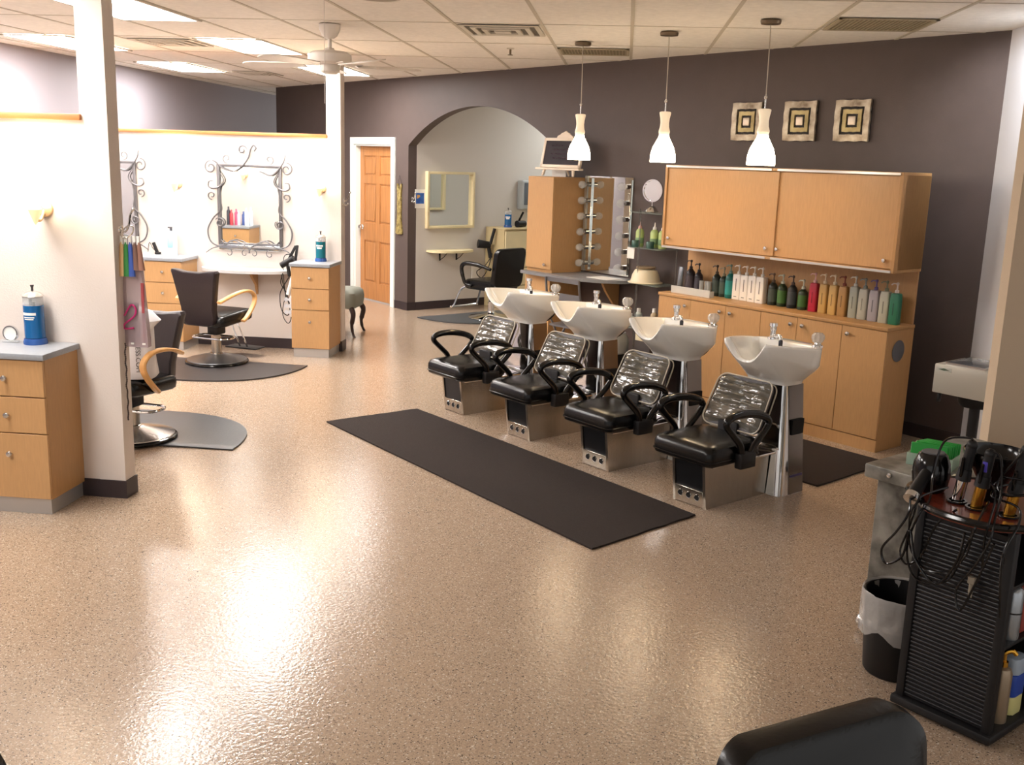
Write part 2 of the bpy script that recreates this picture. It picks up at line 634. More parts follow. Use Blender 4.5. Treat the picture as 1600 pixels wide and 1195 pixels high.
alcove_fill = plain('dim_diffuser', (255, 255, 255), 0.4, emit=(246, 250, 248), strength=11.0)
for args in ((-3.74, -3.13, 6.35, 7.57, 'lit ceiling panel just right of the near white post at the top'),
             (-3.70, -3.09, 8.72, 9.94, 'lit ceiling panel left of the ceiling fan, above the hanging mirror station'),
             (-5.43, -4.82, 8.72, 9.94, 'lit ceiling panel left of the near white post, above the near wood cap'),
             (-5.43, -4.82, 11.2, 12.42, 'small lit ceiling panel far back, close to the lavender wall'),
             (-3.66, -3.05, 11.2, 12.42, 'far lit ceiling panel half hidden behind the ceiling fan hub'),
             (-5.43, -4.82, 6.30, 7.52, 'lit ceiling panel cut by the top edge, left of the near post'),
             (-3.74, -3.13, 1.35, 2.57, 'lit ceiling panel over the left foreground, above the picture'),  # added out of view to brighten the foreground floor
             (-3.74, -3.13, 3.85, 5.07, 'lit ceiling panel in front of the near white post, above the picture'),  # also an added, unseen light for the left front
             (-0.50, 0.11, 13.2, 14.42, 'lit ceiling panel inside the alcove, hidden above the arch', alcove_fill)):  # added above the arch to light the alcove walls
    troffer(*args)


def vent(name, label, x0, x1, y0, y1, style):
    t = thing(name, label, 'ceiling vent', ((x0 + x1) / 2, (y0 + y1) / 2, CEIL))
    w, l = (x1 - x0) / 2, (y1 - y0) / 2
    if style == 'diffuser':
        MB().box(-w, w, -l, l, -0.007, -0.0045).build('backing', MAT['ventdark'], t)
        for k, f in enumerate((1.0, 0.74, 0.48)):
            m = MB()
            a, c, th = w * f, l * f, 0.035
            for q in ((-a, a, -c, -c + th), (-a, a, c - th, c), (-a, -a + th, -c + th, c - th), (a - th, a, -c + th, c - th)):
                m.box(q[0], q[1], q[2], q[3], -0.012 - 0.004 * k, -0.007)
            m.build('louvre_ring', MAT['ventwhite'], t)
        MB().box(-w * 0.2, w * 0.2, -l * 0.2, l * 0.2, -0.022, -0.007).build('centre_plate', MAT['ventwhite'], t)
    else:
        MB().box(-w, w, -l, l, -0.007, -0.0045).build('backing', plain('return_shadow', (128, 116, 94), 0.8), t)
        m = MB()
        n = 22
        for i in range(n + 1):
            x = -w + 2 * w * i / n
            m.box(x - 0.003, x + 0.003, -l, l, -0.012, -0.007)
        m.build('grille', plain('return_grille', (160, 148, 122), 0.6), t)
        m = MB()
        for q in ((-w, w, -l, -l + 0.02), (-w, w, l - 0.02, l), (-w, -w + 0.02, -l, l), (w - 0.02, w, -l, l)):
            m.box(q[0], q[1], q[2], q[3], -0.014, -0.007)
        m.build('frame', plain('return_frame', (176, 162, 136), 0.6), t)


vent('ceiling_vent', 'square air diffuser with stepped louvres in front of the arch wall', -1.235, -0.66, 7.5, 8.1, 'diffuser')
vent('ceiling_vent', 'square air diffuser beside the lit panel near the ceiling fan', -4.34, -3.78, 8.85, 9.4, 'diffuser')
vent('ceiling_vent', 'small far diffuser in front of the dark corner of the wall', -4.7, -4.25, 12.2, 12.75, 'diffuser')
vent('ceiling_vent', 'flat tan return grille behind the first pendant canopy', -0.62, -0.03, 8.9, 9.4, 'return')
vent('ceiling_vent', 'flat tan return grille nearest the right end of the brown wall', 1.26, 1.86, 6.84, 7.4, 'return')
t = thing('downlight', 'small recessed downlight at the right photo edge beside the white wall strip', 'downlight', (2.30, 6.36, CEIL))  # out-of-view lamp added to whiten the top of the wall strip
MB().lathe([(0.062, -0.005), (0.085, -0.005), (0.083, -0.014), (0.062, -0.011), (0.062, -0.005)], (0, 0, 0), 28).build('trim_ring', MAT['ventwhite'], t)
MB().lathe([(0, -0.009), (0.061, -0.009), (0.061, -0.005), (0, -0.005)], (0, 0, 0), 28).build('lens', plain('downlight_lens', (255, 255, 255), 0.3, emit=(240, 246, 255), strength=40.0), t)
sl = bpy.data.lights.new('wall_washer_beam', 'SPOT')  # added spot, aimed so that mainly the strip brightens
sl.energy = 90
sl.color = (0.93, 0.96, 1.0)
sl.spot_size = math.radians(70)
sl.spot_blend = 0.8
sl.shadow_soft_size = 0.05
so = bpy.data.objects.new('wall_washer_beam', sl)
COL.objects.link(so)
so.parent = t
so.location = (0, 0, -0.03)
so.rotation_euler = (Vector((2.45, 7.05, 2.35)) - Vector((2.30, 6.36, CEIL - 0.03))).to_track_quat('-Z', 'Y').to_euler()
t = thing('ceiling_speaker', 'round flush ceiling speaker at the top edge of the photo', 'speaker', (-1.52, 6.33, CEIL))
MB().lathe([(0, -0.012), (0.13, -0.012), (0.14, -0.005), (0, -0.005)], (0, 0, 0), 32).build('rim', MAT['ventwhite'], t)
MB().lathe([(0, -0.016), (0.105, -0.014), (0.11, -0.012), (0, -0.012)], (0, 0, 0), 32).build('grille', plain('speaker_grille', (170, 158, 140), 0.7), t)
t = thing('sprinkler', 'small metal fire sprinkler hanging from the ceiling tiles', 'sprinkler', (-1.03, 9.05, CEIL))
MB().lathe([(0, -0.012), (0.03, -0.010), (0.034, -0.004), (0, -0.004)], (0, 0, 0), 18).build('escutcheon', MAT['ventwhite'], t)
MB().cyl((0, 0, -0.01), (0, 0, -0.05), 0.009).lathe([(0, -0.062), (0.022, -0.060), (0.022, -0.056), (0, -0.05)], (0, 0, 0), 14).build('head', plain('sprinkler_brass', (120, 104, 80), 0.4, 0.8), t)

# ceiling fan
t = thing('ceiling_fan', 'white five-blade ceiling fan on a short stem in front of the far post', 'ceiling fan', (-2.2, 7.65, CEIL))
MB().lathe([(0, -0.005), (0.078, -0.005), (0.076, -0.04), (0.055, -0.085), (0.03, -0.105), (0, -0.105)], (0, 0, 0), 28).build('canopy', MAT['fan'], t)
MB().cyl((0, 0, -0.1), (0, 0, -0.19), 0.014).build('stem', MAT['fan'], t)
MB().lathe([(0, -0.165), (0.03, -0.17), (0.04, -0.185), (0.125, -0.195), (0.158, -0.215), (0.16, -0.255), (0.15, -0.272), (0.10, -0.285), (0, -0.285)], (0, 0, 0), 36).build('motor_housing', MAT['fan'], t)
MB().lathe([(0, -0.285), (0.07, -0.285), (0.075, -0.30), (0.07, -0.335), (0.05, -0.35), (0, -0.352)], (0, 0, 0), 28).build('switch_housing', MAT['fan'], t)
for k in range(5):
    a = math.radians(172 + 72 * k)
    M = RZ(a)
    br = MB().prism([(0.12, -0.02), (0.24, -0.035), (0.24, 0.035), (0.12, 0.02)], -0.282, -0.276, 0, 1, 0, M).build('blade_arm', MAT['fan'], t)
    out = [(0.20, -0.05), (0.40, -0.066), (0.60, -0.072), (0.66, -0.06), (0.69, -0.03), (0.695, 0), (0.69, 0.03), (0.66, 0.06), (0.60, 0.072), (0.40, 0.066), (0.20, 0.05)]
    MB().prism(out, -0.004, 0.004, 0.002, 1, 0, M @ TR(0, 0, -0.288) @ RX(math.radians(11))).build('blade', MAT['fan'], t)
o = MB().tube([(0, 0, 0), (0.002, 0.001, -0.35), (0, 0, -0.62)], 0.0022, 6).build('hanging_cord', plain('clear_line', (214, 206, 196), 0.3), None, (-1.86, 6.35, CEIL - 0.002))
fx(o, 'thin clear cord hanging from the ceiling in front of the fan', 'cord')

# pendant lamps
def pendant(first, label, x, y):
    if first is not None:
        return dup(first, label, (x, y, CEIL))
    t = thing('pendant_lamp', label, 'pendant lamp', (x, y, CEIL), 0, 'glass pendants over the shampoo basins')
    MB().lathe([(0, -0.005), (0.062, -0.005), (0.066, -0.012), (0.062, -0.03), (0.02, -0.034), (0, -0.034)], (0, 0, 0), 28).build('canopy', plain('brushed_bronze', (120, 104, 84), 0.4, 0.8), t)
    MB().tube([(0, 0, -0.03), (0.004, 0, -0.25), (0.006, 0, -0.47)], 0.0035, 8).build('cord', plain('pendant_cord', (186, 176, 160), 0.4), t)
    MB().cyl((0.006, 0, -0.465), (0.006, 0, -0.56), 0.006).ball((0.006, 0, -0.48), 0.012).build('stem', MAT['knob'], t)
    nk = MB().lathe([(0, -0.552), (0.030, -0.552), (0.041, -0.556), (0.041, -0.566), (0.034, -0.60), (0.031, -0.63), (0.033, -0.66), (0.041, -0.69), (0.040, -0.70), (0.035, -0.715)], (0.006, 0, 0), 32)
    nk.build('shade_neck', MAT['shadetop'], t)
    sh = MB().lathe([(0.035, -0.715), (0.040, -0.735), (0.056, -0.765), (0.077, -0.805), (0.089, -0.85), (0.092, -0.90), (0.091, -0.91), (0.086, -0.91), (0.086, -0.90), (0.083, -0.85), (0.070, -0.805), (0.05, -0.765), (0.033, -0.735)], (0.006, 0, 0), 36)
    sh.build('lamp_shade', MAT['shade'], t)
    MB().ball((0.006, 0, -0.82), 0.03, 16, 0, 1.2).build('bulb', plain('lit_bulb', (255, 240, 210), 0.3, emit=(255, 236, 206), strength=130.0), t)
    return t


p0 = pendant(None, 'white glass pendant lamp nearest the chalkboard sign, leftmost of the three', -0.39, 8.466)
pendant(p0, 'white glass pendant lamp in the middle, beside the left end of the upper cupboard', 0.254, 7.719)
pendant(p0, 'white glass pendant lamp hanging in front of the first gold wall square', 0.867, 7.002)


# ------------------------------------------------------------------ station cabinets
def station_cabinet(label, x, y, w, d, h, rz=0.0):
    t = thing('station_cabinet', label, 'cabinet', (x, y, 0), rz, 'drawer cabinets of the styling stations')
    hw_ = w / 2
    zt = h - 0.032
    MB().box(-hw_ + 0.012, hw_ - 0.012, 0.02, d, 0, 0.082).build('plinth', MAT['plinth'], t)
    MB().box(-hw_, hw_, 0.019, d, 0.082, zt, 0.002, 1).build('carcass', MAT['maple2'], t)
    MB().box(-hw_ - 0.014, hw_ + 0.014, -0.014, d, zt, h, 0.004).build('countertop', MAT['greytop'], t)
    hh = zt - 0.085
    cuts = [0.085, 0.085 + hh * 0.475, 0.085 + hh * 0.735, zt - 0.002]
    for i in range(3):
        dr = MB().box(-hw_ + 0.001, hw_ - 0.001, 0, 0.018, cuts[i] + 0.003, cuts[i + 1] - 0.003, 0.0015, 1).build('drawer', MAT['maple'], t)
        kz = (cuts[i] + cuts[i + 1]) / 2 if i else cuts[1] - 0.11
        kb = MB().cyl((0, 0, kz), (0, -0.014, kz), 0.006).lathe([(0, 0), (0.012, 0.001), (0.0165, 0.007), (0.013, 0.014), (0, 0.017)], (0, -0.012, kz), 16, 0, RX(PI / 2))
        kb.build('knob', MAT['knob'], dr)
    return t


station_cabinet('maple drawer cabinet with grey top in the left foreground, against the near post', -3.095, 4.815, 0.41, 0.343, 0.86)
station_cabinet('maple drawer cabinet with grey top beside the far post, holding the teal jar', -2.88, 9.30, 0.365, 0.395, 0.89)
station_cabinet('maple drawer cabinet behind the high-backed black chair, a pale bottle on top', -4.32, 9.32, 0.365, 0.375, 0.885)
station_cabinet('maple drawer cabinet on the back of the near partition, seen in the scroll mirror', -5.28, 5.69, 0.38, 0.405, 0.885, PI)


# disinfectant jars
def jar(label, x, y, z, fluid, hgt=0.30, r=0.047):
    t = thing('disinfectant_jar', label, 'jar', (x, y, z), 0, 'disinfectant jars')
    MB().lathe([(0, 0), (r * 1.15, 0.0), (r * 1.17, 0.012), (r * 1.05, 0.032), (0, 0.034)], (0, 0, 0), 28).build('base', MAT['bluecap'], t)
    MB().lathe([(0, 0.035), (r, 0.035), (r, hgt * 0.66), (0, hgt * 0.66)], (0, 0, 0), 28).build('fluid', fluid, t)
    MB().lathe([(r, hgt * 0.661), (r, hgt * 0.80), (r * 0.97, hgt * 0.80), (r * 0.97, hgt * 0.661)], (0, 0, 0), 28).build('cylinder', MAT['thinglass'], t)
    lab = MB()
    for i, (zz, aw) in enumerate(((0.50, 0.9), (0.455, 0.7), (0.425, 0.6))):
        ring = []
        for k in range(9):
            a = -PI / 2 + (k / 8 - 0.5) * aw * 1.6
            ring.append((r * 1.012 * math.cos(a), r * 1.012 * math.sin(a)))
        hgt2 = 0.014 if i == 0 else 0.006
        for (xa, ya), (xb, yb) in zip(ring[:-1], ring[1:]):
            lab.loft([[(xa, ya, hgt * zz), (xb, yb, hgt * zz), (xb * 0.99, yb * 0.99, hgt * zz), (xa * 0.99, ya * 0.99, hgt * zz)],
                      [(xa, ya, hgt * zz + hgt2), (xb, yb, hgt * zz + hgt2), (xb * 0.99, yb * 0.99, hgt * zz + hgt2), (xa * 0.99, ya * 0.99, hgt * zz + hgt2)]])
    lab.build('label_print', MAT['paper'], t)
    lid = MB().lathe([(0, hgt * 0.80), (r * 1.06, hgt * 0.80), (r * 1.06, hgt * 0.815), (r * 0.75, hgt * 0.87), (r * 0.2, hgt * 0.90), (0, hgt * 0.90)], (0, 0, 0), 28).build('lid', plain('jar_lid', (214, 210, 204), 0.15, 0.7), t)
    MB().lathe([(0, hgt * 0.89), (0.007, hgt * 0.89), (0.006, hgt * 0.95), (0.010, hgt * 0.985), (0.010, hgt), (0, hgt)], (0, 0, 0), 14).build('knob', plain('dark_knob', (60, 56, 56), 0.3), lid)
    cb = MB()
    for k in range(2):
        cb.box(-0.022 + 0.02 * k, -0.006 + 0.02 * k, -0.004, 0.004, hgt * 0.661, hgt * (0.76 - 0.05 * k))
    cb.build('comb', plain('dark_comb', (70, 66, 68), 0.5), t)
    return t


jar('large blue disinfectant jar on the foreground cabinet at left', -3.08, 5.085, 0.86, MAT['bluefluid'], 0.315, 0.052)
jar('teal disinfectant jar on the cabinet beside the far post', -2.85, 9.56, 0.89, MAT['tealfluid'], 0.285, 0.048)
# small crystal clock and scissors on the foreground counter
t = thing('desk_clock', 'small round glass clock beside the blue jar', 'clock', (-3.215, 5.08, 0.86))
MB().box(-0.045, 0.045, -0.014, 0.014, 0, 0.012, 0.004).build('foot', MAT['thinglass'], t)
MB().lathe([(0.036, -0.008), (0.042, -0.008), (0.042, 0.008), (0.036, 0.008), (0.036, -0.008)], (0, 0, 0.05), 28, 0, RX(PI / 2)).build('ring', MAT['chrome'], t)
MB().lathe([(0, -0.004), (0.036, -0.004), (0.036, 0.004), (0, 0.004)], (0, 0, 0.05), 28, 0, RX(PI / 2)).build('dial', MAT['paper'], t)
t = thing('scissors', 'shears lying on the foreground counter at the left photo edge', 'scissors', (-3.255, 4.98, 0.8605), -1.3)
for s_ in (-1, 1):
    pts = [(0.028 * math.cos(a) * 0.8 + 0.03, s_ * 0.02 + 0.016 * math.sin(a), 0.002) for a in [2 * PI * k / 14 for k in range(14)]]
    MB().tube(pts, 0.003, 6, 0, True).build('handle', MAT['blackmatte'], t)
    MB().prism([(0.008, s_ * 0.012), (-0.03, -s_ * 0.002), (-0.10, -s_ * 0.004), (-0.03, -s_ * 0.008)], 0.0, 0.004).build('blade', MAT['chrome'], t)


# ------------------------------------------------------------------ scroll mirrors, half-round shelves, sconces
def spiral(cx, cz, r0, turns, a0, sgn, n=22):
    out = []
    for k in range(n + 1):
        f = k / n
        a = a0 + sgn * turns * 2 * PI * f
        r = r0 * (1 - 0.72 * f)
        out.append((cx + r * math.cos(a), cz + r * math.sin(a)))
    return out


def scroll_mirror(label, x, y, first=None):
    if first:
        return dup(first, label, (x, y, 0))
    t = thing('scroll_mirror', label, 'mirror', (x, y, 0), 0, 'wrought scrollwork mirrors')
    x0, x1, z0, z1 = -0.305, 0.305, 1.01, 1.755
    MB().box(x0 + 0.012, x1 - 0.012, -0.006, -0.001, z0 + 0.012, z1 - 0.012).build('mirror_glass', MAT['mirror'], t)
    m = MB()
    for xx in (x0, x1):
        m.box(xx - 0.015, xx + 0.015, -0.026, -0.0005, z0 - 0.012, z1 + 0.012, 0.004)
    for zz in (z0, z1):
        m.box(x0, x1, -0.026, -0.0005, zz - 0.012, zz + 0.012, 0.004)
    m.build('frame', MAT['iron'], t)
    m2 = MB().box(x0, x1, -0.05, -0.0005, z0 - 0.055, z0 - 0.004, 0.006).build('bottom_rail', plain('polished_rail', (170, 176, 182), 0.2, 0.9), t)

    def vine(name, pts, r=0.0075, yoff=-0.03, tap=True):
        P = [(px, yoff, pz) for px, pz in pts]
        n_ = len(P)
        rs = [r * (1 - 0.45 * abs(2 * i / (n_ - 1) - 1) ** 2) for i in range(n_)]
        MB().tube(P, rs, 7).build(name, MAT['iron'], t)
    sm = lambda pts: [(v.x, v.z) for v in catmull([Vector((a, 0, c)) for a, c in pts], 8)]
    for s_ in (-1, 1):
        X = x1 if s_ > 0 else x0
        # upper corner curl, side vines, big lower bow
        vine('scroll', sm([(X - s_ * 0.20, 1.71), (X - s_ * 0.09, 1.675), (X - s_ * 0.02, 1.72), (X + s_ * 0.04, 1.80), (X + s_ * 0.06, 1.87)]) if s_ > 0 else sm([(X + 0.14, 1.70), (X + 0.05, 1.73), (X - 0.01, 1.78), (X - 0.05, 1.80)]))
        vine('scroll', spiral(X + s_ * 0.07, 1.735, 0.062, 1.25, PI / 2, -s_))
        vine('scroll', sm([(X - s_ * 0.01, 1.70), (X - s_ * 0.055, 1.62), (X - s_ * 0.02, 1.56), (X + s_ * 0.05, 1.535), (X + s_ * 0.095, 1.555), (X + s_ * 0.09, 1.60), (X + s_ * 0.05, 1.605)]))
        vine('scroll', spiral(X + s_ * 0.065, 1.47, 0.042, 1.1, -PI / 2, s_))
        vine('scroll', sm([(X - s_ * 0.03, 1.60), (X, 1.45), (X - s_ * 0.01, 1.33), (X + s_ * 0.06, 1.25), (X + s_ * 0.115, 1.14), (X + s_ * 0.09, 1.03), (X + s_ * 0.01, 0.985), (X - s_ * 0.04, 1.01), (X - s_ * 0.01, 1.05)]))
        vine('scroll', spiral(X - s_ * 0.005, 1.21, 0.05, 1.3, PI * 0.8, s_))
        vine('scroll', sm([(X + s_ * 0.13, 0.92), (X + s_ * 0.06, 0.965), (X - s_ * 0.06, 1.0), (X - s_ * 0.13, 1.045), (X - s_ * 0.21, 1.03), (X - s_ * 0.29, 0.98), (X - s_ * 0.31, 0.93)]), 0.007, -0.055)
        vine('scroll', spiral(X - s_ * 0.10, 0.925, 0.042, 0.8, PI * 0.6, s_), 0.005, -0.055)
        vine('scroll', spiral(X - s_ * 0.26, 0.925, 0.035, 0.8, PI * 0.5, -s_), 0.005, -0.055)
        vine('scroll', spiral(X - s_ * 0.095, 1.82, 0.045, 1.0, -PI / 2, s_), 0.005)
    vine('crest', sm([(-0.14, 1.70), (-0.06, 1.755), (0.0, 1.83), (0.025, 1.91), (0.055, 1.95), (0.08, 1.925), (0.06, 1.895)]), 0.008)
    vine('crest', spiral(-0.055, 1.905, 0.045, 1.1, 0.2, 1))
    return t


sm0 = scroll_mirror('scrollwork framed mirror above the half-round shelf, behind the high-backed chair', -3.585, 9.70)
scroll_mirror('scrollwork framed mirror mostly hidden behind the near white post', -5.04, 9.70, sm0)


def half_shelf(label, x, y, z, w, dep, top, brk, rz=0.0, nb=1):
    t = thing('half_round_shelf', label, 'shelf', (x, y, z), rz)
    out = [(-w, 0), ] + [(-w * math.cos(a), -dep * math.sin(a) ** 0.8) for a in [PI * k / 28 for k in range(1, 28)]] + [(w, 0)]
    MB().prism(out, -0.028, 0, 0.005).build('top', top, t)
    for k in range(nb):
        bx = 0.06 if nb == 1 else (-0.13 + 0.26 * k)
        m = MB()
        if nb == 1:
            m.prism([(0, -0.028), (-0.20, -0.028), (-0.14, -0.08), (-0.04, -0.16), (0, -0.26)], bx - 0.012, bx + 0.012, 0, 1, 0, Matrix(((0, 0, 1, 0), (1, 0, 0, 0), (0, 1, 0, 0), (0, 0, 0, 1))))
        else:
            m.box(bx - 0.008, bx + 0.008, -0.012, 0, -0.14, -0.028).box(bx - 0.008, bx + 0.008, -0.18, 0, -0.036, -0.028)
            m.tube([(bx, -0.012, -0.13), (bx, -0.09, -0.09), (bx, -0.16, -0.034)], 0.005, 6)
        m.build('bracket', brk, t)
    return t


half_shelf('grey half-round shelf under the scroll mirror, behind the high-backed chair', -3.595, 9.70, 0.785, 0.47, 0.32, plain('pale_grey_laminate', (196, 196, 196), 0.3), MAT['maple'])
half_shelf('grey half-round shelf hidden behind the near white post', -5.04, 9.70, 0.785, 0.46, 0.32, plain('pale_grey_laminate', (196, 196, 196), 0.3), MAT['maple'])


def sconce(label, x, y, z, sgn=1, first=None):
    if first:
        return dup(first, label, (x, y, z), 0 if sgn > 0 else PI)
    t = thing('wall_sconce', label, 'wall lamp', (x, y, z), 0 if sgn > 0 else PI, 'wall sconces at the styling stations')
    MB().lathe([(0, 0), (0.045, 0), (0.042, 0.014), (0.02, 0.022), (0, 0.022)], (0, 0, 0.02), 20, 0, RX(PI / 2)).build('backplate', plain('amber_bronze', (214, 184, 146), 0.35, 0.4), t)
    MB().tube([(0, -0.01, 0.02), (0, -0.05, -0.035), (0, -0.09, -0.03), (0, -0.10, 0.02)], 0.008, 8, 0, False, 5).build('arm', plain('amber_bronze', (214, 184, 146), 0.35, 0.4), t)
    MB().lathe([(0, -0.06), (0.008, -0.05), (0.022, -0.015), (0.035, 0.02), (0.03, 0.03), (0, 0.03)], (0, -0.10, 0.0), 20).build('cup', plain('amber_glass', (232, 200, 156), 0.3, emit=(255, 214, 160), strength=0.6), t)
    MB().lathe([(0.03, 0.03), (0.05, 0.07), (0.075, 0.13), (0.105, 0.20), (0.112, 0.205), (0.108, 0.196), (0.07, 0.13), (0.045, 0.07), (0.025, 0.035)], (0, -0.115, 0.0), 28).build('lamp_shade', MAT['sconce'], t)
    return t


s0 = sconce('lit glass wall lamp above the teal jar, beside the far post', -2.875, 9.70, 1.55)
sconce('lit glass wall lamp above the pale bottle, between the two scroll mirrors', -4.30, 9.70, 1.55, 1, s0)
sconce('lit glass wall lamp above the blue jar on the near partition', -3.02, 5.16, 1.55, 1, s0)
sconce('lit glass wall lamp on the back of the near partition, seen in the scroll mirror', -5.28, 5.27, 1.55, -1, s0)
# ------------------------------------------------------------------ styling chairs with bent wood arms
def styling_chair(label, x, y, rz, disc, drop=0.0):
    """faces local +y; origin under the column."""
    t = thing('styling_chair', label, 'salon chair', (x, y, 0.004), rz, 'high-backed styling chairs with bent wood arms')
    MB().lathe([(0, 0), (0.272, 0), (0.282, 0.008), (0.278, 0.018), (0.262, 0.026), (0, 0.026)], (0, 0, 0), 48).build('base_rim', MAT['blackgloss'], t)
    MB().lathe([(0.265, 0.024), (0.262, 0.030), (0.18, 0.052), (0.08, 0.076), (0.058, 0.082), (0, 0.082)], (0, 0, 0), 48).build('base_disc', disc, t)
    MB().lathe([(0.058, 0.078), (0.056, 0.085), (0.046, 0.09), (0.046, 0.27), (0, 0.27)], (0, 0, 0), 24).build('pump_column', MAT['steel'], t)
    MB().box(-0.055, 0.055, -0.06, 0.07, 0.255, 0.375, 0.012).build('column_cover', MAT['blackmatte'], t)
    ring = [(px, py, 0.235) for px, py in rrect(-0.19, 0.19, -0.14, 0.06, 0.08, 5)]
    MB().tube(ring, 0.009, 8, 0, True).build('pump_bar', MAT['chrome'], t)
    # seat
    rings = []
    for z, f in ((0.36, 0.92), (0.372, 0.98), (0.40, 1.0), (0.435, 0.985), (0.452, 0.93), (0.46, 0.8)):
        rings.append([(px * f, py * f + 0.02, z + 0.06 * (py * f + 0.1)) for px, py in rrect(-0.225, 0.225, -0.24, 0.26, 0.06, 5)])
    MB().loft(rings).build('seat', MAT['black'], t)
    # tapered backrest, leaning back a little
    def outline(f, dz):
        hwt, hwb, zt, zb = 0.236 * f, 0.14 * f, 0.865 - dz, 0.365 + dz
        P = [(-hwb + 0.03, zb), (hwb - 0.03, zb), (hwb + 0.006, zb + 0.012), (hwb + 0.03, zb + 0.06)]
        P += [(hwb + (hwt - hwb) * k, zb + (zt - zb) * k) for k in (0.3, 0.5, 0.7, 0.88)]
        P += [(hwt, zt - 0.02), (hwt - 0.012, zt - 0.002), (hwt - 0.06, zt - 0.003), (0.08, zt - 0.016), (-0.08, zt - 0.016), (-hwt + 0.06, zt - 0.003), (-hwt + 0.012, zt - 0.002), (-hwt, zt - 0.02)]
        P += [(-(hwb + (hwt - hwb) * k), zb + (zt - zb) * k) for k in (0.88, 0.7, 0.5, 0.3)]
        P += [(-hwb - 0.03, zb + 0.06), (-hwb - 0.006, zb + 0.012)]
        return P
    rings = []
    for yy, f, dz in ((-0.035, 0.94, 0.012), (-0.028, 0.985, 0.003), (0, 1.0, 0), (0.03, 0.99, 0.002), (0.042, 0.93, 0.014)):
        rings.append([(px, -0.235 + yy - 0.16 * (pz - 0.40) + 0.03 * (px / 0.23) ** 2, pz) for px, pz in outline(f, dz)])
    MB().loft(rings).build('backrest', MAT['brownvinyl'], t)
    for s_ in (-1, 1):
        X = s_ * 0.262
        P = [(X * 0.84, -0.25, 0.585), (X * 0.96, -0.12, 0.63), (X, 0.02, 0.655), (X, 0.14, 0.65), (X, 0.215, 0.61), (X, 0.225, 0.56), (X, 0.19, 0.50), (X * 0.98, 0.11, 0.42), (X * 0.94, 0.06, 0.385)]
        MB().ribbon(P, (1, 0, 0), 0.045, 0.024, 0, 6).build('armrest', MAT['armwood'], t)
    fr = MB()
    for s_ in (-1, 1):
        fr.tube([(s_ * 0.03, 0.16, 0.36), (s_ * 0.035, 0.27, 0.33), (s_ * 0.04, 0.40, 0.10), (s_ * 0.04, 0.42, 0.075)], 0.008, 8, 0, False, 4)
    fr.build('footrest_rods', MAT['chrome'], t)
    MB().box(-0.17, 0.17, 0.36, 0.52, 0.06, 0.075, 0.006).build('footrest_plate', MAT['blackmatte'], t)
    for ch in t.children:
        if ch.name.split('.')[0] in ('column_cover', 'pump_bar', 'seat', 'backrest', 'armrest', 'footrest_rods', 'footrest_plate'):
            ch.location.z = -drop
    return t


styling_chair('high-backed dark chair with bent wood arms facing the scroll mirror', -3.61, 8.83, math.radians(-14), plain('dark_steel_disc', (130, 132, 136), 0.28, 0.9))
c1 = styling_chair('dark chair with bent wood arms half hidden behind the near white post', -3.165, 6.29, math.radians(170), plain('bright_steel_disc', (206, 204, 202), 0.2, 0.9), 0.04)


def dmat(name, label, cx, y_flat, w, dep, sgn, rz=0.0, pw=2.6, m=None):
    out = []
    n = 48
    for k in range(n + 1):
        a = PI * k / n
        ca, sa = math.cos(a), math.sin(a)
        out.append((w * math.copysign(abs(ca) ** (2 / pw), ca), sgn * dep * abs(sa) ** (2 / pw)))
    if sgn < 0:
        out = out[::-1]
    mb = MB().prism(out, 0.0, 0.012, 0.006, 2)
    o = mb.build(name, m or MAT['mat_grey'], None, (cx, y_flat, 0.0005), rz)
    fx(o, label, 'floor mat')
    return o


dmat('floor_mat', 'grey half-round rubber mat under the chair behind the near post', -3.33, 6.16, 0.90, 0.86, 1, 0, 2.5)
dmat('floor_mat', 'dark half-round rubber mat under the high-backed chair', -3.62, 8.93, 0.84, 0.88, -1, math.radians(-3), 2.4, plain('dark_rubber_mat', (58, 54, 54), 0.4, bump=0.1, bscale=80))
for o in list(COL.objects):
    if o.name.startswith('styling_chair'):
        o.location.z = 0.0135

# ------------------------------------------------------------------ things hanging on the near post, and the bag on the chair
PX = -2.652
t = thing('coat_hook', 'chrome hook on the side of the near white post, swatches on it', 'hook', (PX, 5.235, 1.47))
MB().lathe([(0, 0), (0.022, 0), (0.02, 0.006), (0, 0.008)], (0, 0, 0), 16, 0, RY(PI / 2)).build('plate', MAT['chrome'], t)
MB().tube([(0.006, 0, 0), (0.03, 0.0, -0.01), (0.05, -0.0, 0.03), (0.06, 0.0, 0.08), (0.075, 0, 0.105)], 0.0055, 8, 0, False, 5).ball((0.076, 0, 0.108), 0.009).build('hook_arm', MAT['chrome'], t)
t = thing('swatch_ring', 'ring of blond, green, blue and brown hair swatches on the post hook', 'hair swatches', (PX + 0.045, 5.225, 1.44))
MB().tube([(0.03 * math.cos(a), 0.035 * math.sin(a), 0.02 + 0.03 * math.sin(a)) for a in [2 * PI * k / 20 for k in range(20)]], 0.004, 6, 0, True).build('ring', MAT['chrome'], t)
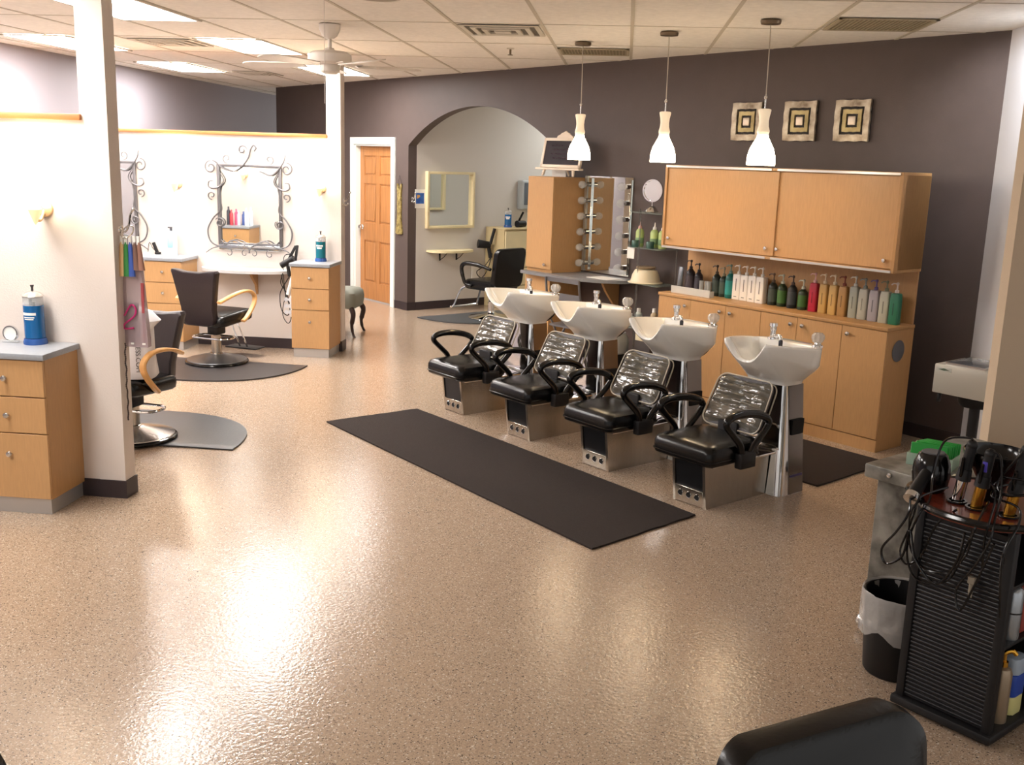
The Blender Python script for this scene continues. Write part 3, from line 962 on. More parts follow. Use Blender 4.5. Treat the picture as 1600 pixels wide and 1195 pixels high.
for i, (nm, c) in enumerate((('blond', (222, 184, 130)), ('green', (50, 130, 62)), ('blue', (56, 84, 160)), ('brown', (112, 82, 70)), ('auburn', (140, 100, 84)))):
    x_ = -0.030 + 0.023 * i
    rings = []
    for z, wx, wy in ((-0.03, 0.007, 0.004), (-0.06, 0.012, 0.007), (-0.14, 0.016, 0.010), (-0.215 if i < 3 else -0.18, 0.019, 0.012)):
        rings.append([(x_ * (1 + 0.25 * (-z) / 0.2) + wx * math.cos(a), -0.012 + wy * math.sin(a), z) for a in [2 * PI * k / 10 for k in range(10)]])
    MB().loft(rings).build('hair_swatch', plain('swatch_' + nm, c, 0.6), t, label=nm + ' hair swatch')
    MB().box(x_ - 0.007, x_ + 0.007, -0.016, -0.006, -0.045, 0.0).build('swatch_tag', MAT['white'], t)
t = thing('garment_pouch', 'clear plastic pouch with printed card and pink hook, hanging on the post', 'pouch', (PX + 0.055, 5.25, 1.44))
MB().loft([[(x_ * f, y_ * f, z) for x_, y_ in ((-0.05, -0.014), (0.05, -0.014), (0.05, 0.014), (-0.05, 0.014))] for z, f in ((-0.02, 0.5), (-0.12, 0.9), (-0.30, 1.15), (-0.55, 1.45), (-0.60, 1.45))]).build('pouch_sleeve', mat('smoky_plastic', (176, 156, 160), 0.15, alpha=0.62), t)
MB().box(-0.055, 0.02, -0.004, 0.002, -0.58, -0.36).build('printed_card', plain('grey_card', (150, 142, 150), 0.6), t)
MB().tube([(-0.05, -0.026, -0.43), (-0.01, -0.026, -0.37), (0.015, -0.026, -0.39), (0.005, -0.026, -0.43), (-0.05, -0.026, -0.475), (-0.05, -0.026, -0.50), (0.0, -0.026, -0.495)], 0.005, 7, 0, False, 5).build('pink_tube', plain('magenta_plastic', (196, 50, 120), 0.3), t)
MB().box(0.045, 0.06, -0.018, -0.008, -0.58, -0.25).build('red_strip', plain('dusty_red', (160, 70, 74), 0.4), t)
for xx in (-0.02, 0.045):
    MB().box(xx, xx + 0.018, -0.03, -0.027, -0.585, -0.575).build('clip', MAT['white'], t)
t = thing('chain', 'dark beaded chain hanging down the side of the near post', 'chain', (PX + 0.012, 5.20, 0.86))
m = MB()
for k in range(44):
    m.ball((0.002 * math.sin(k), 0.003 * math.cos(k * 0.4), 0.0 - 0.0098 * k), 0.0052, 8)
m.build('beads', plain('dark_beads', (70, 60, 58), 0.3, 0.5), t)

bag = thing('shopping_bag', 'white plastic bag printed PRESS.COM slumped on the half hidden chair', 'bag', (-3.05, 6.16, 0.456), math.radians(20))
rings = []
for z, wx, wy, ox in ((0, 0.11, 0.085, 0.0), (0.02, 0.125, 0.095, 0), (0.18, 0.12, 0.095, -0.005), (0.32, 0.11, 0.08, -0.005), (0.37, 0.13, 0.085, 0.02), (0.43, 0.10, 0.05, 0.0), (0.455, 0.05, 0.02, -0.01)):
    rings.append([(ox + wx * math.copysign(abs(math.cos(a)) ** 0.7, math.cos(a)) * (1 + 0.05 * math.sin(5 * a + z * 20)), wy * math.copysign(abs(math.sin(a)) ** 0.7, math.sin(a)), z) for a in [2 * PI * k / 24 for k in range(24)]])
MB().loft(rings).build('bag_body', plain('white_poly_bag', (222, 222, 226), 0.35, bump=0.5, bscale=14), bag)


def text_obj(name, body, size, m, parent, M):
    cu = bpy.data.curves.new(name, 'FONT')
    cu.body = body
    cu.size = size
    cu.extrude = 0.0006
    cu.align_x = 'CENTER'
    cu.align_y = 'CENTER'
    tmp = bpy.data.objects.new(name, cu)
    COL.objects.link(tmp)
    bpy.context.view_layer.update()
    me = bpy.data.meshes.new_from_object(tmp.evaluated_get(bpy.context.evaluated_depsgraph_get()))
    bpy.data.objects.remove(tmp)
    me.transform(M)
    me.materials.append(m)
    o = bpy.data.objects.new(name, me)
    COL.objects.link(o)
    o.parent = parent
    return o


text_obj('print', 'PRESS.COM', 0.042, plain('black_ink', (34, 32, 36), 0.6), bag, TR(0.016, -0.1, 0.155) @ RX(PI / 2) @ RZ(-PI / 2))

# pale spray bottle and small dark tool on the left rear cabinet
t = thing('spray_bottle', 'pale blue and white bottle on the cabinet behind the high-backed chair', 'bottle', (-4.33, 9.56, 0.885))
MB().prism(rrect(-0.05, 0.05, -0.032, 0.032, 0.012), 0, 0.235, 0.008).build('body', plain('pale_bottle', (206, 224, 236), 0.25), t)
MB().lathe([(0.032, 0.08), (0.036, 0.10), (0.034, 0.16), (0.02, 0.18), (0, 0.18)], (0, -0.012, 0), 18).build('label', plain('bottle_label_blue', (150, 190, 222), 0.5), t)
MB().cyl((0, 0, 0.235), (0, 0, 0.262), 0.012).box(-0.03, 0.012, -0.01, 0.01, 0.262, 0.275, 0.003).build('cap', plain('dark_cap', (74, 74, 80), 0.4), t)
t = thing('clipper_stand', 'small dark clipper standing on the rear cabinet beside the near post', 'clipper', (-4.50, 9.62, 0.885))
MB().box(-0.025, 0.025, -0.02, 0.02, 0, 0.02, 0.004).build('cradle', MAT['blackmatte'], t)
MB().box(-0.015, 0.015, -0.012, 0.012, 0.012, 0.12, 0.005, 2, 0, RY(-0.35)).build('body', MAT['blackmatte'], t)
MB().tube([(0.0, 0.01, 0.02), (-0.05, 0.01, 0.05), (-0.09, 0.02, 0.11), (-0.11, 0.02, 0.02)], 0.003, 6, 0, False, 6).build('cable', MAT['blackmatte'], t)

# products seen in the scroll mirror, on the back of the near partition
prod = [(-5.13, (196, 214, 232), 0.25, 0.025, 'pale blue tall bottle on the reflected cabinet'), (-5.18, (232, 232, 236), 0.24, 0.03, 'white square bottle on the reflected cabinet'),
        (-5.24, (70, 92, 150), 0.19, 0.024, 'blue can on the reflected cabinet'), (-5.295, (214, 200, 222), 0.20, 0.022, 'lilac bottle on the reflected cabinet'),
        (-5.345, (206, 86, 120), 0.22, 0.024, 'pink bottle on the reflected cabinet'), (-5.40, (196, 66, 74), 0.21, 0.024, 'red bottle on the reflected cabinet'),
        (-5.455, (60, 62, 70), 0.25, 0.027, 'black tall bottle on the reflected cabinet')]
for i, (x_, c, h_, r_, lb) in enumerate(prod):
    t = thing('product_bottle', lb, 'bottle', (x_, 5.48 + 0.04 * (i % 2), 0.885), 0, 'styling products seen in the mirror')
    MB().lathe([(0, 0), (r_, 0), (r_, h_ * 0.75), (r_ * 0.5, h_ * 0.84), (0, h_ * 0.84)], (0, 0, 0), 18).build('body', plain('prod_%d' % i, c, 0.3), t)
    MB().lathe([(0, h_ * 0.84), (r_ * 0.5, h_ * 0.84), (r_ * 0.45, h_), (0, h_)], (0, 0, 0), 14).build('cap', plain('prodcap_%d' % i, tuple(min(255, v + 20) for v in c), 0.3), t)

# hot tools hung beside the right-hand rear cabinet
t = thing('curling_iron', 'white curling iron hanging at the left side of the cabinet by the far post', 'hot tool', (-3.10, 9.46, 0.62))
MB().cyl((0.01, 0, 0.13), (-0.045, -0.01, -0.05), 0.021, 14, 0, 0.017).build('handle', MAT['white'], t)
MB().cyl((0.012, 0, 0.13), (0.03, 0.005, 0.22), 0.012).build('barrel', MAT['chrome'], t)
MB().tube([(-0.045, -0.01, -0.05), (-0.09, 0, -0.14), (-0.10, 0.01, -0.26), (-0.05, 0.01, -0.33), (-0.02, 0.01, -0.25), (-0.06, 0.02, -0.05), (-0.12, 0.02, 0.05), (-0.1, 0.02, 0.15)], 0.004, 6, 0, False, 6).build('cable', MAT['blackmatte'], t)
t = thing('hair_dryer', 'dark hair dryer hung in a wire holder beside the cabinet by the far post', 'hair dryer', (-3.13, 9.50, 0.86))
MB().cyl((-0.09, 0, -0.02), (0.03, 0, 0.05), 0.03, 16).build('barrel', MAT['blackmatte'], t)
MB().cyl((-0.03, 0, 0.01), (-0.01, 0, -0.12), 0.017).build('handle', MAT['blackmatte'], t)
MB().tube([(-0.01, 0, -0.12), (-0.06, 0, -0.2), (-0.11, 0.01, -0.3), (-0.10, 0.02, -0.45), (-0.04, 0.02, -0.50), (-0.02, 0.02, -0.42), (-0.07, 0.02, -0.25), (-0.10, 0.02, -0.1)], 0.0045, 6, 0, False, 6).build('cable', MAT['blackmatte'], t)
t = thing('flat_iron', 'black flat iron standing on the counter edge by the far post cabinet', 'hot tool', (-3.135, 9.60, 0.97))
MB().box(-0.012, 0.012, -0.012, 0.012, -0.09, 0.06, 0.004, 2, 0, RY(0.5)).build('lower_arm', MAT['blackmatte'], t)
MB().box(-0.012, 0.012, -0.012, 0.012, -0.09, 0.06, 0.004, 2, 0, TR(0.035, 0, 0.0) @ RY(0.15)).build('upper_arm', MAT['blackmatte'], t)
MB().tube([(0.02, 0, -0.06), (-0.04, 0, -0.03), (-0.09, 0, -0.06), (-0.10, 0, -0.2), (-0.08, 0, -0.45)], 0.004, 6, 0, False, 6).build('cable', MAT['blackmatte'], t)
t = thing('power_strip', 'white six-socket outlet block on the side of the cabinet by the far post', 'power outlet', (-3.0735, 9.47, 0.50))
MB().box(-0.022, 0.0, -0.10, 0.06, -0.13, 0.07, 0.006).build('housing', MAT['white'], t)
for i in range(3):
    for j in range(2):
        MB().lathe([(0, 0), (0.02, 0), (0.019, 0.004), (0, 0.004)], (-0.040 + 0.038 * j - 0.02, -0.1001, 0.035 - 0.06 * i), 14, 0, RX(PI / 2)).build('socket', plain('socket_grey', (200, 200, 204), 0.4), t)
o = MB().box(-0.06, 0.0, -0.03, 0.03, 0.0, 0.045, 0.008).build('tissue_box', MAT['white'], None, (-3.10, 9.60, 0.786))
fx(o, 'small white box on the shelf beside the cabinet by the far post', 'box')

# upholstered stool behind the far post
t = thing('upholstered_stool', 'grey cushioned stool with dark curved legs behind the far post', 'stool', (-3.02, 10.72, 0))
rings = []
for z, f in ((0.30, 0.96), (0.34, 1.0), (0.40, 1.02), (0.46, 0.98), (0.49, 0.85), (0.50, 0.6)):
    rings.append([(px * f, py * f, z) for px, py in rrect(-0.25, 0.25, -0.23, 0.23, 0.06)])
MB().loft(rings).build('seat', plain('grey_upholstery', (126, 128, 118), 0.75, bump=0.3, bscale=150), t)
for sx in (-1, 1):
    for sy in (-1, 1):
        P = [(sx * 0.205, sy * 0.19, 0.31), (sx * 0.235, sy * 0.215, 0.24), (sx * 0.215, sy * 0.20, 0.13), (sx * 0.225, sy * 0.205, 0.05), (sx * 0.245, sy * 0.22, 0.0)]
        MB().tube(P, [0.03, 0.027, 0.018, 0.014, 0.019], 10, 0, False, 5).build('leg', plain('dark_walnut', (52, 36, 32), 0.35), t)
# hooks
def double_hook(label, loc, rz):
    t_ = thing('coat_hook', label, 'hook', loc, rz)
    MB().box(-0.010, 0.010, -0.006, 0, -0.035, 0.035, 0.002).build('plate', MAT['chrome'], t_)
    MB().tube([(0, -0.005, 0.015), (0, -0.03, 0.01), (0, -0.055, 0.05), (0, -0.07, 0.085)], 0.006, 8, 0, False, 5).ball((0, -0.071, 0.088), 0.01).build('upper_prong', MAT['chrome'], t_)
    MB().tube([(0, -0.005, -0.02), (0, -0.03, -0.035), (0, -0.05, -0.02)], 0.006, 8, 0, False, 5).ball((0, -0.051, -0.018), 0.009).build('lower_prong', MAT['chrome'], t_)


double_hook('chrome double hook on the side of the far white post', (-2.685, 9.75, 1.45), PI / 2)
jp = W(-10.75, wq(-10.75) + 0.06, 1.37)
double_hook('chrome double hook on the dark jamb of the arch', tuple(jp), WR + PI / 2)
# dress-shaped plaque
t = thing('dress_plaque', 'gold dress-form wall ornament between the oak door and the arch', 'wall ornament', tuple(on_wall(-10.93)), WR)
half = [(0.028, 0.43), (0.042, 0.45), (0.05, 0.49), (0.045, 0.40), (0.035, 0.33), (0.03, 0.29), (0.045, 0.24), (0.047, 0.20), (0.035, 0.14), (0.045, 0.06), (0.062, -0.02), (0.078, -0.09), (0.09, -0.15)]
half = [(0.034, 0.43), (0.052, 0.43), (0.055, 0.39), (0.046, 0.34), (0.032, 0.28), (0.042, 0.22), (0.047, 0.17), (0.040, 0.10), (0.038, 0.04), (0.048, -0.05), (0.066, -0.13), (0.078, -0.18)]
poly = half + [(0.04, -0.195), (0, -0.185), (-0.04, -0.195)] + [(-x_, z_) for x_, z_ in half[::-1]] + [(-0.02, 0.375), (0, 0.36), (0.02, 0.375)]
MB().prism([(x_, z_) for x_, z_ in poly], 0.002, 0.022, 0.006, 2, 0, TR(0, 0, 1.13) @ FLIP_XZ).build('body', plain('antique_gold', (190, 172, 110), 0.45, 0.4, rgb2=(120, 104, 60), scale=30), t)
MB().tube([(-0.043, -0.01, 1.56), (0.0, -0.01, 1.66), (0.043, -0.01, 1.56)], 0.002, 6).build('hanging_loop', plain('dark_wire', (60, 52, 50), 0.4), t)
# ------------------------------------------------------------------ alcove station behind the arch
AX = ax0


def A(s, q, z=0.0):
    return tuple(W(s, q, z))


# framed mirror on the alcove's left wall: local x along +q, local -y faces the room (+s)
RA = A45 + PI / 2


def framed_mirror(label, loc, rz, w, z0, z1):
    t_ = thing('framed_mirror', label, 'mirror', loc, rz)
    fw, dp = 0.032, 0.06
    m_ = MB()
    m_.box(-w, -w + fw, -dp, -0.001, z0, z1, 0.003).box(w - fw, w, -dp, -0.001, z0, z1, 0.003)
    m_.box(-w + fw, w - fw, -dp, -0.001, z0, z0 + fw, 0.003).box(-w + fw, w - fw, -dp, -0.001, z1 - fw, z1, 0.003)
    m_.build('frame', MAT['birch'], t_)
    MB().box(-w + fw - 0.004, w - fw + 0.004, -0.012, -0.002, z0 + fw - 0.004, z1 - fw + 0.004).build('mirror_glass', MAT['mirror'], t_)
    return t_


framed_mirror('pale wood framed mirror on the alcove wall above the half-round shelf', A(AX, 7.63), RA, 0.365, 1.02, 1.72)
framed_mirror('pale wood framed mirror on the hidden alcove wall, seen only in the other mirror', A(ax1, 9.16), RA + PI, 0.37, 1.08, 1.78)
t = half_shelf('pale half-round shelf on black brackets under the alcove mirror', *A(AX, 7.63)[:2], 0.75, 0.335, 0.26, MAT['birch'], MAT['blackmatte'], RA, 2)
# poster
t = thing('poster', 'small white-edged blue poster on the alcove wall beside the arch jamb', 'poster', A(AX + 0.001, 7.19, 1.385), RA)
MB().box(-0.075, 0.075, -0.004, 0, -0.115, 0.115).build('sheet', MAT['paper'], t)
MB().box(-0.062, 0.058, -0.0052, -0.004, -0.06, 0.07).build('picture', plain('poster_blue', (60, 120, 200), 0.5, rgb2=(30, 70, 150), scale=12), t)
MB().prism([(-0.05, 0.0), (-0.02, 0.01), (0.0, 0.03), (-0.01, 0.045), (-0.045, 0.05)], 0.0052, 0.006, 0, 1, 0, FLIP_XZ).build('picture_figure', plain('poster_tan', (206, 160, 90), 0.5), t)
# dispenser
t = thing('paper_dispenser', 'grey wall-mounted dispenser beside the tall maple cabinet', 'dispenser', A(AX + 0.001, 8.86, 1.44), RA)
MB().box(-0.13, 0.13, -0.12, 0, -0.19, 0.19, 0.02, 3).build('housing', plain('dispenser_grey', (170, 176, 178), 0.35), t)
MB().box(-0.10, 0.10, -0.127, -0.115, -0.13, 0.16, 0.006).build('window', plain('smoked_window', (96, 104, 112), 0.15), t)
MB().cyl((0.0, -0.09, -0.19), (0.0, -0.09, -0.23), 0.02).build('spout', MAT['chrome'], t)
# pale dresser
t = thing('dresser', 'pale wood chest of drawers in the alcove beside the tall cabinet', 'dresser', A(AX + 0.012, 8.62), RA)
dw, dd, dh = 0.40, 0.41, 1.03
MB().box(-dw, dw, -dd + 0.02, 0, 0, dh - 0.02, 0.002, 1).build('carcass', MAT['birchside'], t)
MB().box(-dw - 0.004, dw + 0.004, -dd - 0.005, 0, dh - 0.02, dh, 0.003).build('top', MAT['birchside'], t)
zz = [0.06, 0.29, 0.52, 0.75, dh - 0.03]
for i in range(4):
    MB().box(-dw + 0.012, dw - 0.012, -dd, -dd + 0.02, zz[i] + 0.008, zz[i + 1] - 0.008, 0.003, 1).build('drawer', MAT['birch'], t)
p = W(AX + 0.22, 8.42, dh)
jar('blue disinfectant jar on the pale dresser in the alcove', p.x, p.y, p.z, MAT['bluefluid'], 0.25, 0.045)
p = W(AX + 0.27, 8.60, dh + 0.045)
t = thing('hair_clipper', 'black clipper and comb leaning on the pale dresser', 'hair tool', tuple(p), RA)
MB().cyl((-0.07, 0, 0.0), (0.07, 0.01, 0.0), 0.045, 16, 0, 0.04).build('body', MAT['blackmatte'], t)
MB().cyl((-0.05, 0, 0.02), (0.03, 0, 0.15), 0.014).build('handle', MAT['blackgloss'], t)
p = W(AX + 0.08, 8.12, 0.80)
t = thing('hair_dryer', 'black hair dryer hanging on the side of the pale dresser', 'hair dryer', tuple(p), RA)
MB().cyl((-0.10, -0.03, 0.02), (0.05, -0.10, 0.0), 0.055, 18, 0, 0.045).build('barrel', MAT['blackmatte'], t)
MB().cyl((0.03, -0.09, -0.02), (0.05, -0.11, -0.16), 0.025).build('handle', MAT['blackmatte'], t)
MB().cyl((0.02, -0.14, 0.02), (0.06, -0.17, 0.22), 0.02).build('nozzle', MAT['blackmatte'], t)
MB().tube([(0.05, -0.11, -0.16), (-0.02, -0.09, -0.26), (-0.13, -0.06, -0.34), (-0.05, -0.06, -0.42), (0.02, -0.10, -0.30), (0.05, -0.14, -0.1)], 0.006, 6, 0, False, 6).build('cable', MAT['blackmatte'], t)
o = MB().box(-0.06, 0.06, -0.02, 0.0, -0.10, 0.10, 0.006).build('outlet_box', MAT['white'], None, A(AX + 0.012, 8.05, 0.45), RA)
fx(o, 'white outlet box low on the alcove wall behind the padded chair', 'power outlet')


# padded black chair (rounded backrest, black loop arms, U-shaped footrest)
def padded_chair(label, loc, rz, first=None, full=True):
    """faces local +y"""
    if first:
        return dup(first, label, loc, rz)
    t_ = thing('padded_chair', label, 'salon chair', loc, rz)
    MB().lathe([(0, 0), (0.27, 0), (0.275, 0.008), (0.262, 0.02), (0.09, 0.05), (0.05, 0.07), (0.045, 0.09), (0, 0.09)], (0, 0, 0), 40).build('base_disc', MAT['chrome'], t_)
    MB().lathe([(0.04, 0.06), (0.04, 0.2), (0.03, 0.21), (0.03, 0.36), (0, 0.36)], (0, 0, 0), 24).build('pump_column', MAT['chrome'], t_)
    rings = []
    for z, f in ((0.355, 0.92), (0.37, 0.98), (0.41, 1.0), (0.45, 0.98), (0.465, 0.9), (0.47, 0.7)):
        rings.append([(px * f, py * f, z) for px, py in rrect(-0.25, 0.25, -0.24, 0.25, 0.07)])
    MB().loft(rings).build('seat', MAT['black'], t_)
    rings = []
    for yy, f in ((-0.04, 0.93), (-0.032, 0.98), (0, 1.0), (0.03, 0.985), (0.045, 0.9)):
        rings.append([(px * f, -0.27 + yy - 0.14 * (pz * f + 0.24) + 0.035 * (px * f / 0.24) ** 2, 0.64 + pz * f) for px, pz in rrect(-0.245, 0.245, -0.245, 0.225, 0.075, 7)])
    MB().loft(rings).build('backrest', MAT['black'], t_)
    for s_ in (-1, 1):
        X = s_ * 0.29
        P = [(X * 0.93, -0.24, 0.62), (X, -0.08, 0.655), (X, 0.10, 0.665), (X, 0.19, 0.65), (X, 0.225, 0.60), (X, 0.20, 0.50), (X * 0.97, 0.16, 0.42), (X * 0.9, 0.08, 0.40)]
        MB().tube(P, [0.02, 0.026, 0.026, 0.026, 0.024, 0.022, 0.02, 0.018], 10, 0, False, 6).build('armrest', MAT['blackgloss'], t_)
    MB().tube([(-0.12, 0.15, 0.37), (-0.17, 0.33, 0.34), (-0.20, 0.44, 0.12), (-0.20, 0.47, 0.10), (0.20, 0.47, 0.10), (0.20, 0.44, 0.12), (0.17, 0.33, 0.34), (0.12, 0.15, 0.37)], 0.012, 8, 0, False, 4).build('footrest', MAT['chrome'], t_)
    MB().tube([(0.05, -0.05, 0.35), (0.2, -0.09, 0.34), (0.27, -0.10, 0.36)], 0.008, 7, 0, False, 4).ball((0.27, -0.1, 0.36), 0.018).build('lever', MAT['blackmatte'], t_)
    return t_


pc = padded_chair('black padded chair with loop arms in the alcove behind the arch', A(-9.72, 7.55, 0.0125), A45 + PI / 2 + math.radians(8))
padded_chair('black padded chair back cut off by the bottom right of the photo', (0.595, 1.575, 0.0), math.radians(213), pc)
padded_chair('dark chair back just showing at the bottom left corner', (-1.27, 1.20, 0.0), math.radians(178), pc)
p = W(-10.2, 7.42)
o = dmat('floor_mat', 'dark rubber mat under the padded chair in the alcove', p.x, p.y, 0.62, 0.78, 1, A45 - PI / 2, 2.3, plain('alcove_mat', (66, 70, 74), 0.4))

# ------------------------------------------------------------------ tall maple cabinet, vanity mirror, bulbs, desk
S0, S1, TQ = -7.876, -7.50, 6.54
tz = 1.745
tq = wq(S0) - 0.004
t = thing('tall_cabinet', 'tall narrow maple cabinet with chalkboard sign on top', 'cabinet', tuple(W((S0 + S1) / 2, TQ)), A45)
cw, cd = (S1 - S0) / 2, tq - TQ - 0.02
MB().box(-cw, cw, 0.019, cd, 0.0, tz, 0.003, 1).build('carcass', MAT['maple2'], t)
dr = MB().box(-cw + 0.001, cw - 0.001, 0, 0.019, 0.86, tz - 0.002, 0.002, 1).build('door', MAT['maple'], t)
MB().cyl((0.11, 0, 0.905), (0.11, -0.014, 0.905), 0.006).lathe([(0, 0), (0.012, 0.001), (0.0165, 0.007), (0.013, 0.014), (0, 0.017)], (0.11, -0.012, 0.905), 16, 0, RX(PI / 2)).build('knob', MAT['knob'], dr)
MB().box(-cw + 0.001, cw - 0.001, 0, 0.019, 0.06, 0.79, 0.002, 1).build('lower_door', MAT['maple'], t)
# vanity mirror with bulb strips
MS0, MS1 = -7.46, -6.84
mc = (MS0 + MS1) / 2
t = thing('vanity_mirror', 'frameless vanity mirror with bulb strips beside the tall cabinet', 'mirror', tuple(on_wall(mc, 0.006)), A45)
mw = (MS1 - MS0) / 2
MB().box(-mw, mw, -0.012, -0.001, 0.845, tz + 0.02).build('mirror_glass', MAT['mirror'], t)
MB().box(-mw - 0.02, -mw + 0.012, -0.03, -0.001, 0.845, tz + 0.02, 0.002, 1).build('edge_strip', plain('aluminium_strip', (172, 168, 156), 0.35, 0.7), t)
for sx, xx in ((-1, -mw + 0.055), (1, mw - 0.03)):
    MB().box(xx - 0.022, xx + 0.022, -0.03, -0.012, 0.86, tz, 0.003, 1).build('bulb_strip', MAT['mirror'], t)
    for i in range(6):
        z = 0.93 + 0.15 * i
        sk = MB().cyl((xx, -0.03, z), (xx, -0.075, z), 0.023, 16).build('socket', plain('bulb_chrome', (150, 148, 146), 0.1, 1.0), t)
        MB().lathe([(0.014, 0.0), (0.016, 0.012), (0.030, 0.032), (0.038, 0.056), (0.032, 0.082), (0.016, 0.095), (0, 0.098)], (xx, -0.072, z), 18, 0, RX(PI / 2)).build('bulb', MAT['thinglass'], sk)
# desk top
t = thing('vanity_desk', 'grey curved counter in front of the vanity mirror', 'desk', (0, 0, 0))
def sqpoly(pts_):
    return [tuple(W(s, q)[:2]) for s, q in pts_]
edge = [(-7.86, 6.46), (-7.6, 6.45), (-7.35, 6.455), (-7.1, 6.50), (-6.9, 6.585), (-6.76, 6.70), (-6.70, 6.80)]
edge = [(v.x, v.y) for v in catmull([Vector((a, c_, 0)) for a, c_ in edge], 5)]
poly = edge + [(-6.68, wq(-6.68) - 0.004), (S1 + 0.003, wq(S1) - 0.004), (S1 + 0.003, TQ - 0.002), (-7.86, TQ - 0.002)]
MB().prism(sqpoly(poly), 0.80, 0.83, 0.004, 1).build('countertop', MAT['deskgrey'], t)
MB().prism([(wq(-6.95) - 0.01, 0.80), (6.72, 0.80), (6.78, 0.70), (wq(-6.95) - 0.01, 0.5)], -0.015, 0.015, 0, 1, 0, Matrix.Translation(W(-6.97, 0)) @ RZ(A45) @ Matrix(((0, 0, 1, 0), (1, 0, 0, 0), (0, 1, 0, 0), (0, 0, 0, 1)))).build('bracket', MAT['maple2'], t)
o = MB().box(-0.14, 0.14, -0.10, 0.10, 0, 0.003).build('paper_sheet', MAT['paper'], None, tuple(W(-6.95, 6.74, 0.8305)), A45)
fx(o, 'white paper sheet on the grey counter under the vanity mirror', 'paper')
# chalkboard easel on the tall cabinet
t = thing('chalkboard_sign', 'ornate white framed chalkboard on easel legs atop the tall cabinet', 'sign', tuple(W(-7.60, 6.70, tz)), A45 + math.radians(5))
M = TR(0, 0, 0.085) @ RX(math.radians(-12))
m = MB()
for q in ((-0.265, -0.235, 0, 0.29), (0.235, 0.265, 0, 0.29), (-0.265, 0.265, 0, 0.03), (-0.265, 0.265, 0.26, 0.29)):
    m.box(q[0], q[1], -0.012, 0.012, q[2], q[3], 0.004, 2, 0, M)
m.build('frame', plain('cream_frame', (232, 216, 196), 0.5), t)
crest = [(-0.11, 0.285), (0.11, 0.285), (0.10, 0.31), (0.07, 0.315), (0.055, 0.335), (0.025, 0.34), (0, 0.36), (-0.025, 0.34), (-0.055, 0.335), (-0.07, 0.315), (-0.10, 0.31)]
MB().prism(crest, -0.009, 0.009, 0.003, 1, 0, M @ FLIP_XZ).build('crest', plain('cream_frame', (232, 216, 196), 0.5), t)
MB().box(-0.236, 0.236, -0.006, 0.006, 0.028, 0.262, 0, 1, 0, M).build('slate', plain('slate', (44, 34, 40), 0.7, var=0.3, scale=9), t)
m = MB()
random.seed(4)
for i, (zz_, n_) in enumerate(((0.215, 4), (0.175, 6), (0.135, 5), (0.095, 6))):
    x_ = -0.15 + 0.03 * (i % 2)
    for k in range(n_):
        w_ = random.uniform(0.02, 0.05)
        m.tube([(x_ + w_ * j / 5, -0.0075, zz_ + 0.008 * math.sin(j * 2.3 + k)) for j in range(6)], 0.0015, 4)
        x_ += w_ + 0.014
for v in m.bm.verts:
    v.co = M @ v.co
m.build('chalk_scribble', plain('mauve_chalk', (112, 84, 104), 0.9), t)
MB().box(-0.29, 0.29, -0.05, 0.02, 0.065, 0.085, 0.004).build('ledge', plain('cream_frame', (232, 216, 196), 0.5), t)
for s_ in (-1, 1):
    MB().tube([(s_ * 0.19, -0.015, 0.068), (s_ * 0.205, -0.03, 0.0075)], [0.016, 0.012], 8).build('leg', plain('cream_frame', (232, 216, 196), 0.5), t)
MB().tube([(0, 0.03, 0.20), (0, 0.13, 0.012)], 0.010, 8).build('back_leg', plain('cream_frame', (232, 216, 196), 0.5), t)
o = MB().box(-0.1, 0.1, -0.004, 0.004, 0, 0.07).build('paper_card', MAT['paper'], None, tuple(W(-7.735, 6.81, tz)), A45)
fx(o, 'white card standing behind the chalkboard on the tall cabinet', 'card')

# metal folding chair at the desk
t = thing('folding_chair', 'grey metal folding chair pushed up to the grey vanity counter', 'folding chair', tuple(W(-6.85, 6.27)), A45 + math.radians(6))
gm = plain('grey_chair_metal', (118, 118, 122), 0.35, 0.6)
for s_ in (-1, 1):
    MB().tube([(s_ * 0.20, -0.17, 0.87), (s_ * 0.205, -0.12, 0.55), (s_ * 0.21, 0.22, 0.0)], 0.011, 8).build('front_leg', gm, t)
    MB().tube([(s_ * 0.185, 0.14, 0.43), (s_ * 0.19, -0.16, 0.0)], 0.011, 8).build('rear_leg', gm, t)
for nm_, z0_, h_, yb in (('top_rail', 0.852, 0.02, -0.172), ('back_slat', 0.70, 0.032, -0.150)):
    rings = [[(px, yb + dy_ + 0.02 * (px / 0.2) ** 2, z0_ + pz) for px, pz in rrect(-0.20, 0.20, -h_, h_, h_ * 0.8)] for dy_ in (-0.006, 0.006)]
    MB().loft(rings).build(nm_, gm, t)
MB().prism(rrect(-0.19, 0.19, -0.14, 0.22, 0.05), 0.425, 0.44, 0.005).build('seat', gm, t)

# ------------------------------------------------------------------ corner glass shelf stand with its contents
t = thing('glass_shelf', 'corner glass shelving between the vanity mirror and the maple hutch', 'shelf', tuple(W(-6.44, 6.78)), A45)
for z in (0.44, 0.845, 1.165, 1.475):
    MB().prism([(-0.26, 0.12), (-0.26, 0.0), (-0.10, -0.14), (0.26, -0.14), (0.26, 0.12)], z - 0.008, z, 0.001, 1).build('shelf_board', mat('shelf_glass_%d' % int(z * 1000), (150, 170, 165), 0.05, alpha=0.35), t)
for xx, yy in ((-0.24, 0.11), (0.24, 0.11), (0.0, -0.125)):
    MB().cyl((xx, yy, 0), (xx, yy, 1.49), 0.007, 10).build('post', plain('smoke_post', (130, 128, 124), 0.1, 0.3, alpha=0.4), t)
C0 = W(-6.44, 6.78)
def sh(s, q, z):
    return tuple(W(-6.44 + s, 6.78 + q, z))
